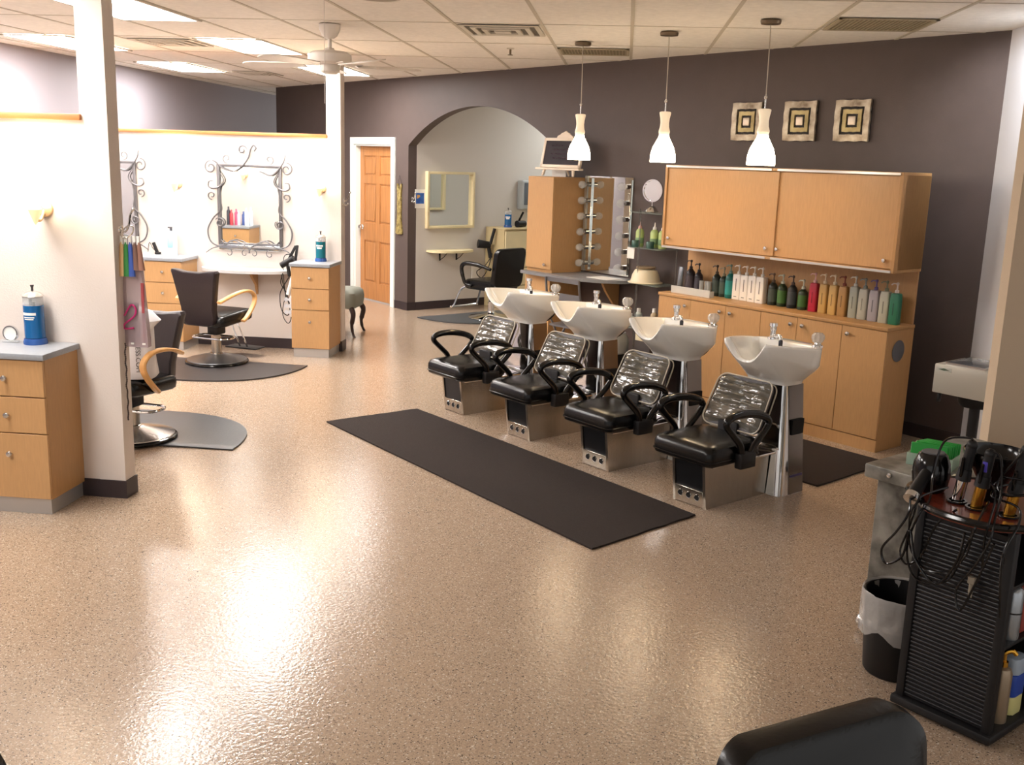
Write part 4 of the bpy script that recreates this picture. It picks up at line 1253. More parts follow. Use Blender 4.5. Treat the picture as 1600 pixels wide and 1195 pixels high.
# round vanity mirror
t = thing('table_mirror', 'round silver make-up mirror standing on the top glass shelf', 'mirror', sh(0.03, -0.02, 1.475), A45 + 0.25)
MB().lathe([(0, 0), (0.055, 0), (0.058, 0.008), (0.045, 0.03), (0.02, 0.055), (0, 0.06)], (0, 0, 0), 24).build('foot', MAT['chrome'], t)
MB().cyl((0, 0, 0.055), (0, 0, 0.10), 0.006).build('stem', MAT['chrome'], t)
MB().lathe([(0.088, -0.012), (0.10, -0.012), (0.10, 0.012), (0.088, 0.012), (0.088, -0.012)], (0, 0, 0.19), 32, 0, RX(PI / 2)).build('rim', MAT['chrome'], t)
MB().lathe([(0, -0.004), (0.09, -0.008), (0.09, 0.004), (0, 0.004)], (0, 0, 0.19), 32, 0, RX(PI / 2)).build('mirror_glass', MAT['mirror'], t)


def pointed_bottle(label, loc, c, rz=A45):
    t_ = thing('squeeze_bottle', label, 'bottle', loc, rz, 'green bottles on the glass shelf')
    MB().lathe([(0, 0), (0.036, 0), (0.038, 0.01), (0.038, 0.13), (0.030, 0.15), (0.016, 0.16), (0, 0.16)], (0, 0, 0), 22).build('body', plain('lime_lotion', (176, 196, 128), 0.25), t_)
    MB().lathe([(0, 0.16), (0.018, 0.16), (0.016, 0.178), (0.007, 0.19), (0.003, 0.222), (0, 0.223)], (0, 0, 0), 14).build('nozzle', c, t_)
    MB().lathe([(0.0386, 0.03), (0.0388, 0.03), (0.0388, 0.08), (0.0386, 0.08)], (0, 0, 0), 22).build('label', plain('lime_label', (120, 150, 110), 0.5), t_)


pointed_bottle('lime green bottle with pink nozzle on the glass shelf', sh(-0.09, -0.03, 1.165), plain('pink_nozzle', (226, 176, 168), 0.4))
pointed_bottle('lime green bottle with white nozzle in the middle of the glass shelf', sh(0.06, 0.0, 1.165), MAT['white'])
pointed_bottle('lime green bottle with white nozzle next to the hutch', sh(0.17, -0.01, 1.165), MAT['white'])
for lb, s_, q_ in (('low dark green jar in front of the left lime bottle', -0.07, -0.10), ('low dark green jar in front of the right lime bottles', 0.10, -0.09)):
    o = MB().lathe([(0, 0), (0.035, 0), (0.037, 0.05), (0.03, 0.06), (0, 0.06)], (0, 0, 0), 20).build('cosmetic_jar', plain('dark_green_jar', (50, 84, 74), 0.25), None, sh(s_, q_, 1.165))
    fx(o, lb, 'jar')
o = MB().box(-0.045, 0.045, -0.006, 0.0, -0.10, 0.0, 0.001, 1).build('price_card', MAT['paper'], None, sh(-0.13, -0.09, 1.155), A45)
fx(o, 'white card hanging from the glass shelf under the lime bottles', 'card')
t = thing('cream_bowl', 'cream bowl upside down on the lower glass shelf', 'bowl', sh(0.0, -0.02, 0.845), A45)
MB().lathe([(0.155, 0.0), (0.158, 0.006), (0.135, 0.015), (0.122, 0.07), (0.10, 0.115), (0.06, 0.13), (0, 0.133)], (0, 0, 0), 36).build('shell', plain('cream_enamel', (226, 214, 186), 0.35), t)
MB().lathe([(0, 0.130), (0.085, 0.130), (0.09, 0.138), (0.085, 0.145), (0, 0.146)], (0, 0, 0), 30).build('foot', plain('brown_foot', (150, 128, 100), 0.4), t)
for lb, s_, q_, c, h_, r_ in (('clear bottle on the bottom glass shelf', -0.03, -0.05, (176, 186, 184), 0.17, 0.035), ('tan bottle on the bottom glass shelf next to the hutch', 0.15, -0.04, (176, 158, 130), 0.19, 0.032), ('frosted tumbler on the bottom glass shelf', -0.14, -0.05, (196, 204, 206), 0.11, 0.045)):
    t = thing('cosmetic_bottle', lb, 'bottle', sh(s_, q_, 0.44), A45)
    MB().lathe([(0, 0), (r_, 0), (r_, h_ * 0.7), (r_ * 0.5, h_ * 0.82), (0, h_ * 0.82)], (0, 0, 0), 20).build('body', plain('cosm_' + lb[:4], c, 0.15), t)
    MB().lathe([(0, h_ * 0.82), (r_ * 0.55, h_ * 0.82), (r_ * 0.5, h_), (0, h_)], (0, 0, 0), 16).build('cap', MAT['white'], t)
t = thing('waste_bin', 'black bin with grey liner standing behind the shampoo basins', 'bin', tuple(W(-6.42, 6.36)), A45)
MB().lathe([(0, 0), (0.11, 0), (0.14, 0.33), (0.135, 0.33), (0.105, 0.01), (0, 0.01)], (0, 0, 0), 28).build('body', MAT['blackmatte'], t)
MB().lathe([(0.138, 0.25), (0.147, 0.26), (0.150, 0.36), (0.12, 0.43), (0.08, 0.44), (0.05, 0.41), (0, 0.40)], (0, 0, 0), 28).build('liner', plain('grey_liner', (146, 150, 152), 0.3, bump=0.6, bscale=18), t)
t = thing('storage_box', 'cream box with round green sticker behind the third basin', 'box', tuple(W(-6.06, 6.43)), A45)
MB().box(-0.09, 0.09, -0.06, 0.10, 0, 0.40, 0.004).build('lower_crate', plain('dark_crate', (52, 44, 42), 0.5), t)
MB().box(-0.085, 0.085, -0.065, 0.10, 0.40, 0.52, 0.004).build('carton', plain('cream_carton', (222, 214, 182), 0.5), t)
MB().lathe([(0, 0), (0.03, 0), (0.03, 0.002), (0, 0.002)], (-0.02, -0.0652, 0.46), 22, 0, RX(PI / 2)).build('sticker', plain('green_sticker', (40, 92, 86), 0.5), t)
# ------------------------------------------------------------------ maple hutch with bottles
HS0, HS1, HQ = -5.79, -3.70, 6.25
hc, hw = (HS0 + HS1) / 2, (HS1 - HS0) / 2
HD = 0.335
t = thing('hutch', 'long maple hutch with sliding upper doors against the brown wall', 'cabinet', tuple(W(hc, HQ)), A45)
MB().box(-hw, hw, 0.019, HD, 0.0, 0.845, 0.002, 1).build('base_carcass', MAT['maple2'], t)
MB().box(-hw, hw, 0.004, 0.0185, 0.0, 0.085).build('kick_board', MAT['maple'], t)
MB().box(-hw - 0.004, hw + 0.004, -0.006, HD, 0.845, 0.87, 0.003).build('counter', MAT['maple2'], t)
xs = [-hw, -5.445 - hc, -5.086 - hc, -4.749 - hc, -4.423 - hc, -4.049 - hc, hw]
kn = {0: 1, 1: 1, 2: -1, 3: 1, 4: -1, 5: -1}
for i in range(6):
    dr = MB().box(xs[i] + 0.0015, xs[i + 1] - 0.0015, 0, 0.018, 0.092, 0.842, 0.002, 1).build('door', MAT['maple'], t)
    kx = xs[i + 1] - 0.045 if kn[i] > 0 else xs[i] + 0.055
    MB().cyl((kx, 0, 0.79), (kx, -0.014, 0.79), 0.006).lathe([(0, 0), (0.012, 0.001), (0.0165, 0.007), (0.013, 0.014), (0, 0.017)], (kx, -0.012, 0.79), 16, 0, RX(PI / 2)).build('knob', MAT['knob'], dr)
MB().box(-hw + 0.01, hw - 0.01, HD - 0.018, HD, 0.87, 1.24).build('back_panel', MAT['maple'], t)
# upper cupboard
U0, U1 = 1.235, 1.895
m = MB().box(-hw, hw, 0.03, HD, U0 + 0.02, U1 - 0.02)
m.box(-hw, hw, -0.012, HD, U1 - 0.022, U1, 0.003, 1).box(-hw, hw, -0.012, HD, U0, U0 + 0.022, 0.003, 1)
m.box(-hw, -hw + 0.022, -0.012, HD, U0 + 0.02, U1 - 0.02).box(hw - 0.022, hw, -0.012, HD, U0 + 0.02, U1 - 0.02)
m.build('upper_carcass', MAT['maple2'], t)
md = -4.707 - hc
for a, c_, y0_ in ((-hw + 0.024, md + 0.02, 0.0), (md - 0.0, hw - 0.024, 0.014)):
    dr = MB().box(a, c_, y0_, y0_ + 0.012, U0 + 0.026, U1 - 0.026, 0.001, 1).build('sliding_door', MAT['maple'], t)
    for kx in (a + 0.05, c_ - 0.06):
        kz = U0 + 0.08
        MB().cyl((kx, y0_, kz), (kx, y0_ - 0.014, kz), 0.006).lathe([(0, 0), (0.011, 0.001), (0.015, 0.007), (0.012, 0.014), (0, 0.016)], (kx, y0_ - 0.012, kz), 16, 0, RX(PI / 2)).build('knob', MAT['knob'], dr)
for a, c_ in ((-hw + 0.01, md - 0.04), (md + 0.01, hw - 0.02)):
    MB().box(a, c_, -0.016, -0.011, U0 + 0.002, U0 + 0.018).build('slide_track', MAT['plinth'], t)
    MB().box(a, c_, -0.016, -0.011, U1 - 0.020, U1 - 0.004).build('slide_track', MAT['plinth'], t)
# round grommet in the right end
MB().lathe([(0, 0), (0.072, 0), (0.076, 0.003), (0.07, 0.005), (0, 0.004)], (hw + 0.0001, 0.155, 0.70), 30, 0, RY(PI / 2)).build('grommet', plain('grey_grommet', (92, 92, 98), 0.5), t)

BZ = 0.8705


def pump_bottle(label, s, q, h, kind, c, cap, r=0.034):
    t_ = thing('pump_bottle', label, 'bottle', tuple(W(s, q, BZ)), A45 + 0.0, 'bottles on the hutch counter')
    bm_ = plain('bottle_%d_%d_%d' % c, c, 0.3)
    cm_ = plain('pump_%d_%d_%d' % cap, cap, 0.35)
    hb = h - 0.075
    if kind == 'square':
        w_ = r
        rings = [[(px * f, py * f, z) for px, py in rrect(-w_, w_, -w_ * 0.8, w_ * 0.8, 0.008, 3)] for z, f in ((0, 0.97), (0.004, 1), (hb - 0.012, 1), (hb - 0.003, 0.93), (hb, 0.55))]
        MB().loft(rings).build('body', bm_, t_)
        m_ = MB()
        m_.box(-0.004, 0.004, -w_ * 0.8 - 0.0008, -w_ * 0.8 + 0.001, hb * 0.35, hb * 0.82)
        m_.box(-0.016, 0.012, -w_ * 0.8 - 0.0008, -w_ * 0.8 + 0.001, hb * 0.10, hb * 0.13)
        m_.build('label_print', plain('print_' + str(sum(c) > 500), (120, 116, 110) if sum(c) > 300 else (170, 160, 140), 0.6), t_)
    elif kind == 'tall':
        rings = [[(px * f, py * f, z) for px, py in rrect(-r, r, -r * 0.75, r * 0.75, 0.012, 3)] for z, f in ((0, 0.95), (0.004, 1), (hb * 0.6, 1.0), (hb - 0.03, 0.97), (hb - 0.006, 0.88), (hb, 0.5))]
        MB().loft(rings).build('body', bm_, t_)
        m_ = MB()
        m_.box(-0.005, 0.003, -r * 0.75 - 0.0008, -r * 0.75 + 0.001, hb * 0.30, hb * 0.68)
        m_.build('label_print', plain('print_%d_%d_%d' % c, tuple(int(v * 0.7) for v in c), 0.6), t_)
    else:
        MB().lathe([(0, 0), (r * 0.96, 0), (r, 0.006), (r, hb * 0.80), (r * 0.9, hb * 0.88), (r * 0.55, hb * 0.96), (r * 0.42, hb), (0, hb)], (0, 0, 0), 22).build('body', bm_, t_)
        lc = plain('lbl_%d_%d_%d' % c, tuple(min(255, int(v * 1.2 + 26)) for v in c), 0.5) if kind == 'round' else plain('lbl_green', (66, 104, 48), 0.5)
        MB().lathe([(r * 1.008, hb * 0.15), (r * 1.012, hb * 0.15), (r * 1.012, hb * 0.72), (r * 1.008, hb * 0.72)], (0, 0, 0), 22).build('label', lc, t_)
    MB().lathe([(0, hb - 0.002), (0.014, hb - 0.002), (0.014, hb + 0.018), (0.006, hb + 0.022), (0.005, hb + 0.05), (0.009, hb + 0.055), (0.010, hb + 0.068), (0, hb + 0.075)], (0, 0, 0), 14).tube([(0, 0, hb + 0.063), (-0.03, -0.004, hb + 0.062), (-0.042, -0.006, hb + 0.052)], 0.0048, 7).build('pump', cm_, t_)
    return t_


WHT, BLK = (232, 228, 220), (36, 32, 36)
pump_bottle('black round pump bottle in the acrylic tray, tallest of the black pair', -5.655, 6.47, 0.268, 'round', (36, 30, 36), BLK, 0.037)
pump_bottle('black round pump bottle in the acrylic tray, nearer the small tumblers', -5.575, 6.48, 0.248, 'round', (34, 30, 38), BLK, 0.034)
pump_bottle('dark green pump bottle with brown pump, leftmost of the round green ones', -5.394, 6.49, 0.25, 'round', (34, 44, 38), (74, 58, 44), 0.036)
pump_bottle('slim dark green pump bottle beside the teal bottle', -5.321, 6.49, 0.24, 'round', (40, 52, 42), (150, 140, 112), 0.034)
pump_bottle('teal green pump bottle next to the white square bottles', -5.247, 6.48, 0.27, 'round', (16, 98, 92), (110, 140, 130), 0.038)
pump_bottle('white square pump bottle next to the teal bottle', -5.165, 6.48, 0.275, 'square', (236, 230, 220), WHT, 0.037)
pump_bottle('white square pump bottle, second from the teal bottle', -5.085, 6.475, 0.275, 'square', (236, 230, 220), WHT, 0.037)
pump_bottle('white square pump bottle, third from the teal bottle', -5.005, 6.47, 0.278, 'square', (236, 230, 220), WHT, 0.037)
pump_bottle('white square pump bottle next to the black and green bottles', -4.925, 6.465, 0.278, 'square', (236, 230, 220), WHT, 0.037)
pump_bottle('black-green pump bottle touching the last white bottle', -4.825, 6.475, 0.246, 'round', (34, 40, 34), (96, 76, 60), 0.036)
pump_bottle('bright green labelled pump bottle between two black ones', -4.735, 6.47, 0.246, 'green', (38, 54, 34), (190, 196, 180), 0.036)
pump_bottle('black-green pump bottle between two green labelled bottles', -4.64, 6.465, 0.248, 'round', (30, 34, 36), (84, 68, 62), 0.036)
pump_bottle('shorter green labelled bottle next to the red bottle', -4.545, 6.465, 0.228, 'green', (44, 58, 38), (190, 196, 180), 0.036)
pump_bottle('crimson red pump bottle in the row', -4.445, 6.46, 0.288, 'tall', (172, 34, 58), (214, 170, 170), 0.034)
pump_bottle('gold pump bottle next to the red bottle', -4.36, 6.46, 0.29, 'tall', (190, 154, 92), (220, 204, 176), 0.034)
pump_bottle('gold pump bottle, second from the red bottle', -4.275, 6.455, 0.292, 'tall', (196, 160, 98), (224, 210, 184), 0.034)
pump_bottle('bronze pump bottle with dark red pump', -4.195, 6.455, 0.292, 'tall', (174, 134, 84), (120, 52, 40), 0.034)
pump_bottle('silver grey pump bottle beside the bronze bottle', -4.105, 6.455, 0.30, 'tall', (160, 162, 150), (200, 198, 190), 0.034)
pump_bottle('pale silver pump bottle with grey-green pump', -4.025, 6.45, 0.294, 'tall', (172, 170, 158), (122, 128, 122), 0.036)
pump_bottle('silver lavender pump bottle with purple pump', -3.94, 6.45, 0.294, 'tall', (164, 158, 164), (92, 74, 130), 0.038)
pump_bottle('pale silver pump bottle with olive pump next to the green end bottle', -3.855, 6.445, 0.296, 'tall', (172, 172, 158), (120, 122, 96), 0.037)
pump_bottle('emerald green pump bottle at the right end of the row', -3.775, 6.44, 0.292, 'tall', (44, 112, 86), (206, 190, 180), 0.036)
t = thing('product_tube', 'silver and black tube standing at the left end of the acrylic tray', 'tube', tuple(W(-5.735, 6.44, BZ)), A45, None)
MB().cyl((0, 0, 0), (0, 0, 0.05), 0.022).build('cap', MAT['blackgloss'], t)
rings = [[(a * 0.026, c_ * 0.026 * f, z) for a, c_ in [(math.cos(2 * PI * k / 18), math.sin(2 * PI * k / 18)) for k in range(18)]] for z, f in ((0.045, 0.95), (0.08, 1.0), (0.15, 0.6), (0.20, 0.12))]
MB().loft(rings).build('tube_body', plain('graphite_silver', (120, 124, 130), 0.25, 0.5), t)
# acrylic riser in front of the black bottles
t = thing('acrylic_tray', 'clear acrylic tray at the left end of the hutch counter', 'tray', tuple(W(-5.515, 6.38, BZ)), A45)
ac = mat('frosted_acrylic', (206, 208, 206), 0.15, alpha=0.75)
MB().box(-0.205, 0.205, -0.066, -0.060, 0.0, 0.058, 0.001, 1).build('front_lip', ac, t)
MB().box(-0.205, -0.199, -0.060, -0.01, 0.0, 0.05, 0.001, 1).build('end_lip', ac, t)
MB().box(0.199, 0.205, -0.060, -0.01, 0.0, 0.05, 0.001, 1).build('end_lip', ac, t)
for i, (s, q) in enumerate(((-5.515, 6.45), (-5.47, 6.46), (-5.43, 6.445))):
    o = MB().lathe([(0, 0), (0.017, 0), (0.019, 0.11), (0.0165, 0.11), (0.0145, 0.006), (0, 0.006)], (0, 0, 0), 16).build('tumbler', plain('tumbler_grey', (190, 190, 186), 0.1, alpha=0.6), None, tuple(W(s, q, BZ)))
    fx(o, ('slim clear tumbler next to the black bottles', 'slim clear tumbler in the middle of the three', 'slim clear tumbler next to the dark green bottles')[i], 'tumbler', 'slim tumblers in the acrylic tray')

# gold wall squares
def wall_art(label, s, first=None):
    if first:
        return dup(first, label, tuple(on_wall(s)))
    t_ = thing('wall_art', label, 'wall art', tuple(on_wall(s)), WR, 'gold square wall panels')
    z0, z1, h_ = 2.108, 2.408, 0.15
    zc = (z0 + z1) / 2
    au = plain('champagne_leaf', (190, 178, 156), 0.35, 0.6, rgb2=(112, 96, 76), scale=10)
    dk = plain('art_groove', (36, 30, 26), 0.6)
    pn = MB().box(-h_, h_, -0.022, -0.001, zc - h_, zc + h_, 0.004).build('panel', dk, t_)
    def ring(a, b_, y, nm, m_):
        mb = MB()
        N_ = 10
        def sq(r, yy, ph):
            pts_ = []
            for sx, sz, ex, ez in ((-1, -1, 1, -1), (1, -1, 1, 1), (1, 1, -1, 1), (-1, 1, -1, -1)):
                for k in range(N_):
                    f = k / N_
                    x_, z_ = sx + (ex - sx) * f, sz + (ez - sz) * f
                    wob = 1 + 0.02 * math.sin(9 * math.atan2(z_, x_) + ph)
                    pts_.append((x_ * r * wob, yy, zc + z_ * r * wob))
            return pts_
        mb.loft([sq(a, -0.018, 1), sq(a * 0.985, y, 1), sq(b_ * 1.03, y, 2), sq(b_, -0.018, 2)], False, False)
        mb.build(nm, m_, t_)
    ring(0.152, 0.098, -0.034, 'outer_frame', au)
    ring(0.082, 0.048, -0.031, 'inner_frame', plain('olive_leaf', (190, 172, 122), 0.4, 0.45, rgb2=(140, 124, 80), scale=9))
    MB().box(-0.032, 0.032, -0.034, -0.02, zc - 0.032, zc + 0.032, 0.005).build('centre_tile', plain('pearl_tile', (222, 206, 186), 0.3, 0.3), t_)
    return t_


wa = wall_art('gold square wall panel partly behind the nearest pendant lamp', -5.555)
wall_art('gold square wall panel in the middle of the three', -5.03, wa)
wall_art('gold square wall panel farthest right, above the right end of the hutch', -4.56, wa)
# ------------------------------------------------------------------ shampoo chairs and pedestal basins
def shampoo_chair(label, s, q, first=None):
    loc = tuple(W(s, q))
    if first:
        return dup(first, label, loc)
    t_ = thing('shampoo_chair', label, 'shampoo chair', loc, A45, 'black shampoo chairs in the row')
    # steel base, front leaning out slightly
    bw = 0.118
    bx = -0.015
    P = lambda y0_, y1_, z, w_: [(bx - w_, y0_, z), (bx + w_, y0_, z), (bx + w_, y1_, z), (bx - w_, y1_, z)]
    MB().loft([P(0.012, 0.53, 0.0, bw), P(-0.022, 0.545, 0.275, bw)]).build('base', MAT['steel'], t_)
    m_ = MB()
    m_.loft([[(bx - bw - 0.004, -0.002, 0.0), (bx - bw + 0.014, -0.004, 0.0), (bx - bw + 0.014, -0.040, 0.28), (bx - bw - 0.004, -0.038, 0.28)], [(bx - bw - 0.004, 0.02, 0.0), (bx - bw + 0.014, 0.02, 0.0), (bx - bw + 0.014, 0.0, 0.28), (bx - bw - 0.004, 0.0, 0.28)]])
    m_.loft([[(bx + bw - 0.014, -0.004, 0.0), (bx + bw + 0.004, -0.002, 0.0), (bx + bw + 0.004, -0.038, 0.28), (bx + bw - 0.014, -0.040, 0.28)], [(bx + bw - 0.014, 0.02, 0.0), (bx + bw + 0.004, 0.02, 0.0), (bx + bw + 0.004, 0.0, 0.28), (bx + bw - 0.014, 0.0, 0.28)]])
    m_.build('base_flange', MAT['steel'], t_)
    M_ = TR(bx, 0.008, 0) @ RX(math.radians(7))
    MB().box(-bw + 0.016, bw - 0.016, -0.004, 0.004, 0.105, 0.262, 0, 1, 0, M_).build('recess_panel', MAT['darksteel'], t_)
    pn = MB().box(-bw + 0.014, bw - 0.014, -0.014, 0.0, 0.006, 0.105, 0.002, 1, 0, M_).build('hole_panel', MAT['steel'], t_)
    for k in (-1, 0, 1):
        hl = MB().lathe([(0, 0.001), (0.017, 0.001), (0.017, 0.003), (0, 0.003)], (0, 0, 0), 20, 0, M_ @ TR(k * 0.062, -0.014, 0.062) @ RX(PI / 2))
        hl.build('hole', MAT['hole'], pn)
        MB().lathe([(0.017, 0.0), (0.0205, 0.001), (0.019, 0.004), (0.017, 0.003)], (0, 0, 0), 20, 0, M_ @ TR(k * 0.062, -0.014, 0.062) @ RX(PI / 2)).build('hole_rim', MAT['chrome'], pn)
    MB().box(-0.20 + bx, 0.20 + bx, -0.06, 0.50, 0.272, 0.286, 0.004).build('seat_plate', MAT['chrome'], t_)
    # seat cushion
    rings = []
    for z, f, dy_ in ((0.287, 0.93, 0.005), (0.30, 0.985, 0.0), (0.33, 1.0, 0.0), (0.365, 0.995, 0.0), (0.388, 0.955, 0.004), (0.400, 0.86, 0.01), (0.405, 0.6, 0.02)):
        rings.append([(px * f, 0.10 + py * f + dy_, z) for px, py in rrect(-0.222, 0.222, -0.235, 0.215, 0.055, 6)])
    st_ = MB().loft(rings).build('seat', MAT['black'], t_)
    MB().tube([(px * 1.0, 0.10 + py, 0.318) for px, py in rrect(-0.224, 0.224, -0.237, 0.217, 0.055, 6)], 0.004, 6, 0, True).build('seat_seam', MAT['blackgloss'], st_)
    # back support bar
    MB().box(-0.07, 0.07, 0.26, 0.30, 0.28, 0.46, 0.01).build('back_bracket', MAT['blackmatte'], t_)
    # backrest in a clear wrinkled cover
    TL = TR(0.005, 0.315, 0.40) @ RX(math.radians(-27))
    def br(y_, f):
        return [TL @ Vector((px * f * (0.93 + 0.07 * (0.30 - pz) / 0.30), y_ + 0.02 * (px / 0.2) ** 2 * -1, 0.155 + (pz - 0.155) * f)) for px, pz in rrect(-0.205, 0.205, 0.0, 0.31, 0.055, 6)]
    MB().loft([br(0.0, 0.95), br(-0.008, 1.0), br(-0.03, 1.0)], True, True).build('backrest', MAT['brownvinyl'], t_)
    cv = MB()
    # quilted horizontal channels on the front
    nx, nz = 18, 36
    grid_ = []
    for j in range(nz + 1):
        row = []
        for i in range(nx + 1):
            u, v = i / nx * 2 - 1, j / nz
            px, pz = 0.198 * u * (0.93 + 0.07 * (1 - v)), 0.006 + 0.298 * v
            edge_ = min(1.0, (1 - abs(u)) * 7, v * 8 + 0.0, (1 - v) * 8)
            cx_ = max(0, abs(u) - 0.75) / 0.25
            cz_ = max(0, abs(v - 0.5) - 0.34) / 0.16
            if cx_ > 0 and cz_ > 0:
                edge_ = min(edge_, max(0.0, (1 - math.hypot(cx_, cz_)) * 2))
                k_ = math.hypot(cx_, cz_)
                if k_ > 1:
                    px *= 1 - 0.035 * (k_ - 1) * 3
                    pz = 0.155 + (pz - 0.155) * (1 - 0.035 * (k_ - 1) * 3)
            chan = abs(math.sin(PI * (v * 7))) ** 0.6 if 0.38 < v < 0.93 else 0.75
            wr = 0.004 * math.sin(11 * u + 23 * v) * math.sin(31 * v - 7 * u) + 0.003 * math.sin(17 * u * v + 9 * v)
            yy = -0.034 - edge_ * (0.010 + 0.022 * chan + wr) - 0.02 * (px / 0.2) ** 2
            row.append(cv.bm.verts.new(TL @ Vector((px, yy, pz))))
        grid_.append(row)
    for j in range(nz):
        for i in range(nx):
            cv.bm.faces.new((grid_[j][i], grid_[j][i + 1], grid_[j + 1][i + 1], grid_[j + 1][i]))
    cv.build('backrest_cover', MAT['cover'], t_)
    for yy in (-0.034, 0.012):
        MB().tube([TL @ Vector((px * (0.93 + 0.07 * (0.31 - pz) / 0.31), yy - 0.02 * (px / 0.2) ** 2, pz)) for px, pz in rrect(-0.209, 0.209, -0.004, 0.314, 0.057, 6)], 0.0042, 6, 0, True).build('cover_piping', MAT['piping'], t_)
    # loop arms
    for s_ in (-1, 1):
        X = s_ * 0.243
        P_ = [(X, 0.105, 0.335), (X, 0.085, 0.40), (X, 0.03, 0.455), (X, -0.035, 0.515), (X, -0.045, 0.545), (X, -0.015, 0.565), (X, 0.06, 0.575), (X, 0.16, 0.568), (X, 0.25, 0.548), (X, 0.31, 0.52), (X, 0.322, 0.49), (X, 0.29, 0.45), (X, 0.215, 0.385), (X, 0.175, 0.34)]
        MB().tube(P_, [0.020, 0.020, 0.020, 0.021, 0.022, 0.023, 0.024, 0.024, 0.023, 0.021, 0.020, 0.019, 0.019, 0.020], 12, 0, False, 5).build('armrest', MAT['blackgloss'], t_)
        MB().box(X - 0.026, X + 0.026, 0.075, 0.205, 0.262, 0.352, 0.010).build('arm_clamp', MAT['blackmatte'], t_)
    return t_


BY = 0.535     # pedestal front, in front of the chair's own origin


def shampoo_basin(label, s, q, first=None):
    loc = tuple(W(s, q + BY))
    if first:
        return dup(first, label, loc)
    t_ = thing('shampoo_basin', label, 'shampoo basin', loc, A45, 'white pedestal shampoo basins in the row')
    # pedestal: tapering stainless column, rounded front corners
    rings = []
    for z, w_, y0_ in ((0.0, 0.205, 0.0), (0.10, 0.196, 0.008), (0.35, 0.172, 0.028), (0.60, 0.148, 0.048), (0.665, 0.142, 0.053)):
        rings.append([(px, py, z) for px, py in rrect(-w_, w_, y0_, 0.245, 0.05, 6)])
    MB().loft(rings).build('pedestal', MAT['chrome'], t_)
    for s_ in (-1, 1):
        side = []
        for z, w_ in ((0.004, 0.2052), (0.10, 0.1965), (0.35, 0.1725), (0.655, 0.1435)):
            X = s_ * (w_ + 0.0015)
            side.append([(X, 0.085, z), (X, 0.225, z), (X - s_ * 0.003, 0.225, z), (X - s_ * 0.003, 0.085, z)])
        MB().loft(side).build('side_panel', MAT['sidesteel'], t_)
        MB().box(s_ * 0.1985 - 0.0015, s_ * 0.1985 + 0.0015, 0.10, 0.215, 0.105, 0.118, 0, 1, 0, Matrix.Identity(4)).build('purple_band', plain('violet_tape', (74, 66, 110), 0.5), t_)
        MB().box(s_ * 0.1725 - 0.008, s_ * 0.1725 + 0.008, 0.105, 0.215, 0.36, 0.45).build('slot', MAT['hole'], t_)
    # bowl
    n = 96
    cy = 0.075
    def rim(a):
        """outer rim point at plan angle a, measured about the bowl centre; -90 degrees is the neck side."""
        ca, sa = math.cos(a), math.sin(a)
        e = 2 / 3.2
        x_ = math.copysign(abs(ca) ** e, ca)
        y_ = math.copysign(abs(sa) ** e, sa)
        yy = cy + (0.265 if y_ > 0 else 0.315) * y_
        f = (yy - (cy - 0.315)) / 0.58
        wd = 0.155 + 0.10 * min(1.0, f * 1.7) ** 0.8
        xx = wd * x_
        zz = 0.925 - 0.045 * min(1, max(0, f * 1.2))
        yy += 0.085 * max(0.0, 1 - (abs(xx) / 0.15) ** 2) * max(0.0, min(1.0, (0.3 - f) / 0.14))
        return xx, yy, zz, f
    def notch(x_, f):
        d = abs(x_)
        if f > 0.30:
            return 0.0
        u = max(0.0, 1 - (d / 0.142) ** 2.2)
        v = max(0.0, min(1.0, (0.30 - f) / 0.14))
        return 0.118 * u * (v * v * (3 - 2 * v))
    A_ = [2 * PI * k / n for k in range(n)]
    R_ = [rim(a) for a in A_]
    neck = []
    for a in A_:
        ca, sa = math.cos(a), math.sin(a)
        e = 2 / 5
        neck.append((0.152 * math.copysign(abs(ca) ** e, ca), 0.142 + 0.105 * math.copysign(abs(sa) ** e, sa)))
    rings = []
    rings.append([(x_ * 0.97, 0.142 + (y_ - 0.142) * 0.97, 0.655) for x_, y_ in neck])
    rings.append([(x_, y_, 0.672) for x_, y_ in neck])
    for tt, ex in ((0.12, 0.12), (0.35, 0.36), (0.6, 0.63), (0.82, 0.85)):
        ring = []
        for (nx_, ny_), (x_, y_, z_, f) in zip(neck, R_):
            zb = z_ - 0.10 * min(1.0, max(0.0, f * 1.6)) - notch(x_, f) - 0.012
            ring.append((nx_ + (x_ - nx_) * ex, ny_ + (y_ - ny_) * ex, 0.672 + (zb - 0.672) * tt))
        rings.append(ring)
    rings.append([(x_ * 0.985, cy + (y_ - cy) * 0.985, z_ - 0.10 * min(1.0, max(0.0, f * 1.6)) - notch(x_, f) - 0.012) for x_, y_, z_, f in R_])
    for dz, fsc in ((-0.014, 1.0), (-0.004, 0.992), (0.0, 0.97)):
        rings.append([(x_ * fsc, cy + (y_ - cy) * fsc, z_ + dz - notch(x_, f)) for x_, y_, z_, f in R_])
    # inner lip and inside of the bowl (the rear quarter stays as a flat deck)
    def inner(sc, dz, yb):
        out_ = []
        for x_, y_, z_, f in R_:
            yy = cy + (y_ - cy) * sc
            yy = min(yy, yb)
            out_.append((x_ * sc, yy, z_ - dz - notch(x_, f) * (1 if dz < 0.05 else 0.5)))
        return out_
    rings.append(inner(0.90, 0.0, 0.235))
    rings.append(inner(0.87, 0.006, 0.225))
    rings.append(inner(0.80, 0.035, 0.21))
    rings.append(inner(0.62, 0.115, 0.18))
    rings.append([(x_ * 0.35, 0.05 + (y_ - cy) * 0.3, 0.75) for x_, y_, z_, f in R_])
    MB().loft(rings).build('bowl', MAT['ceramic'], t_, angle=50)
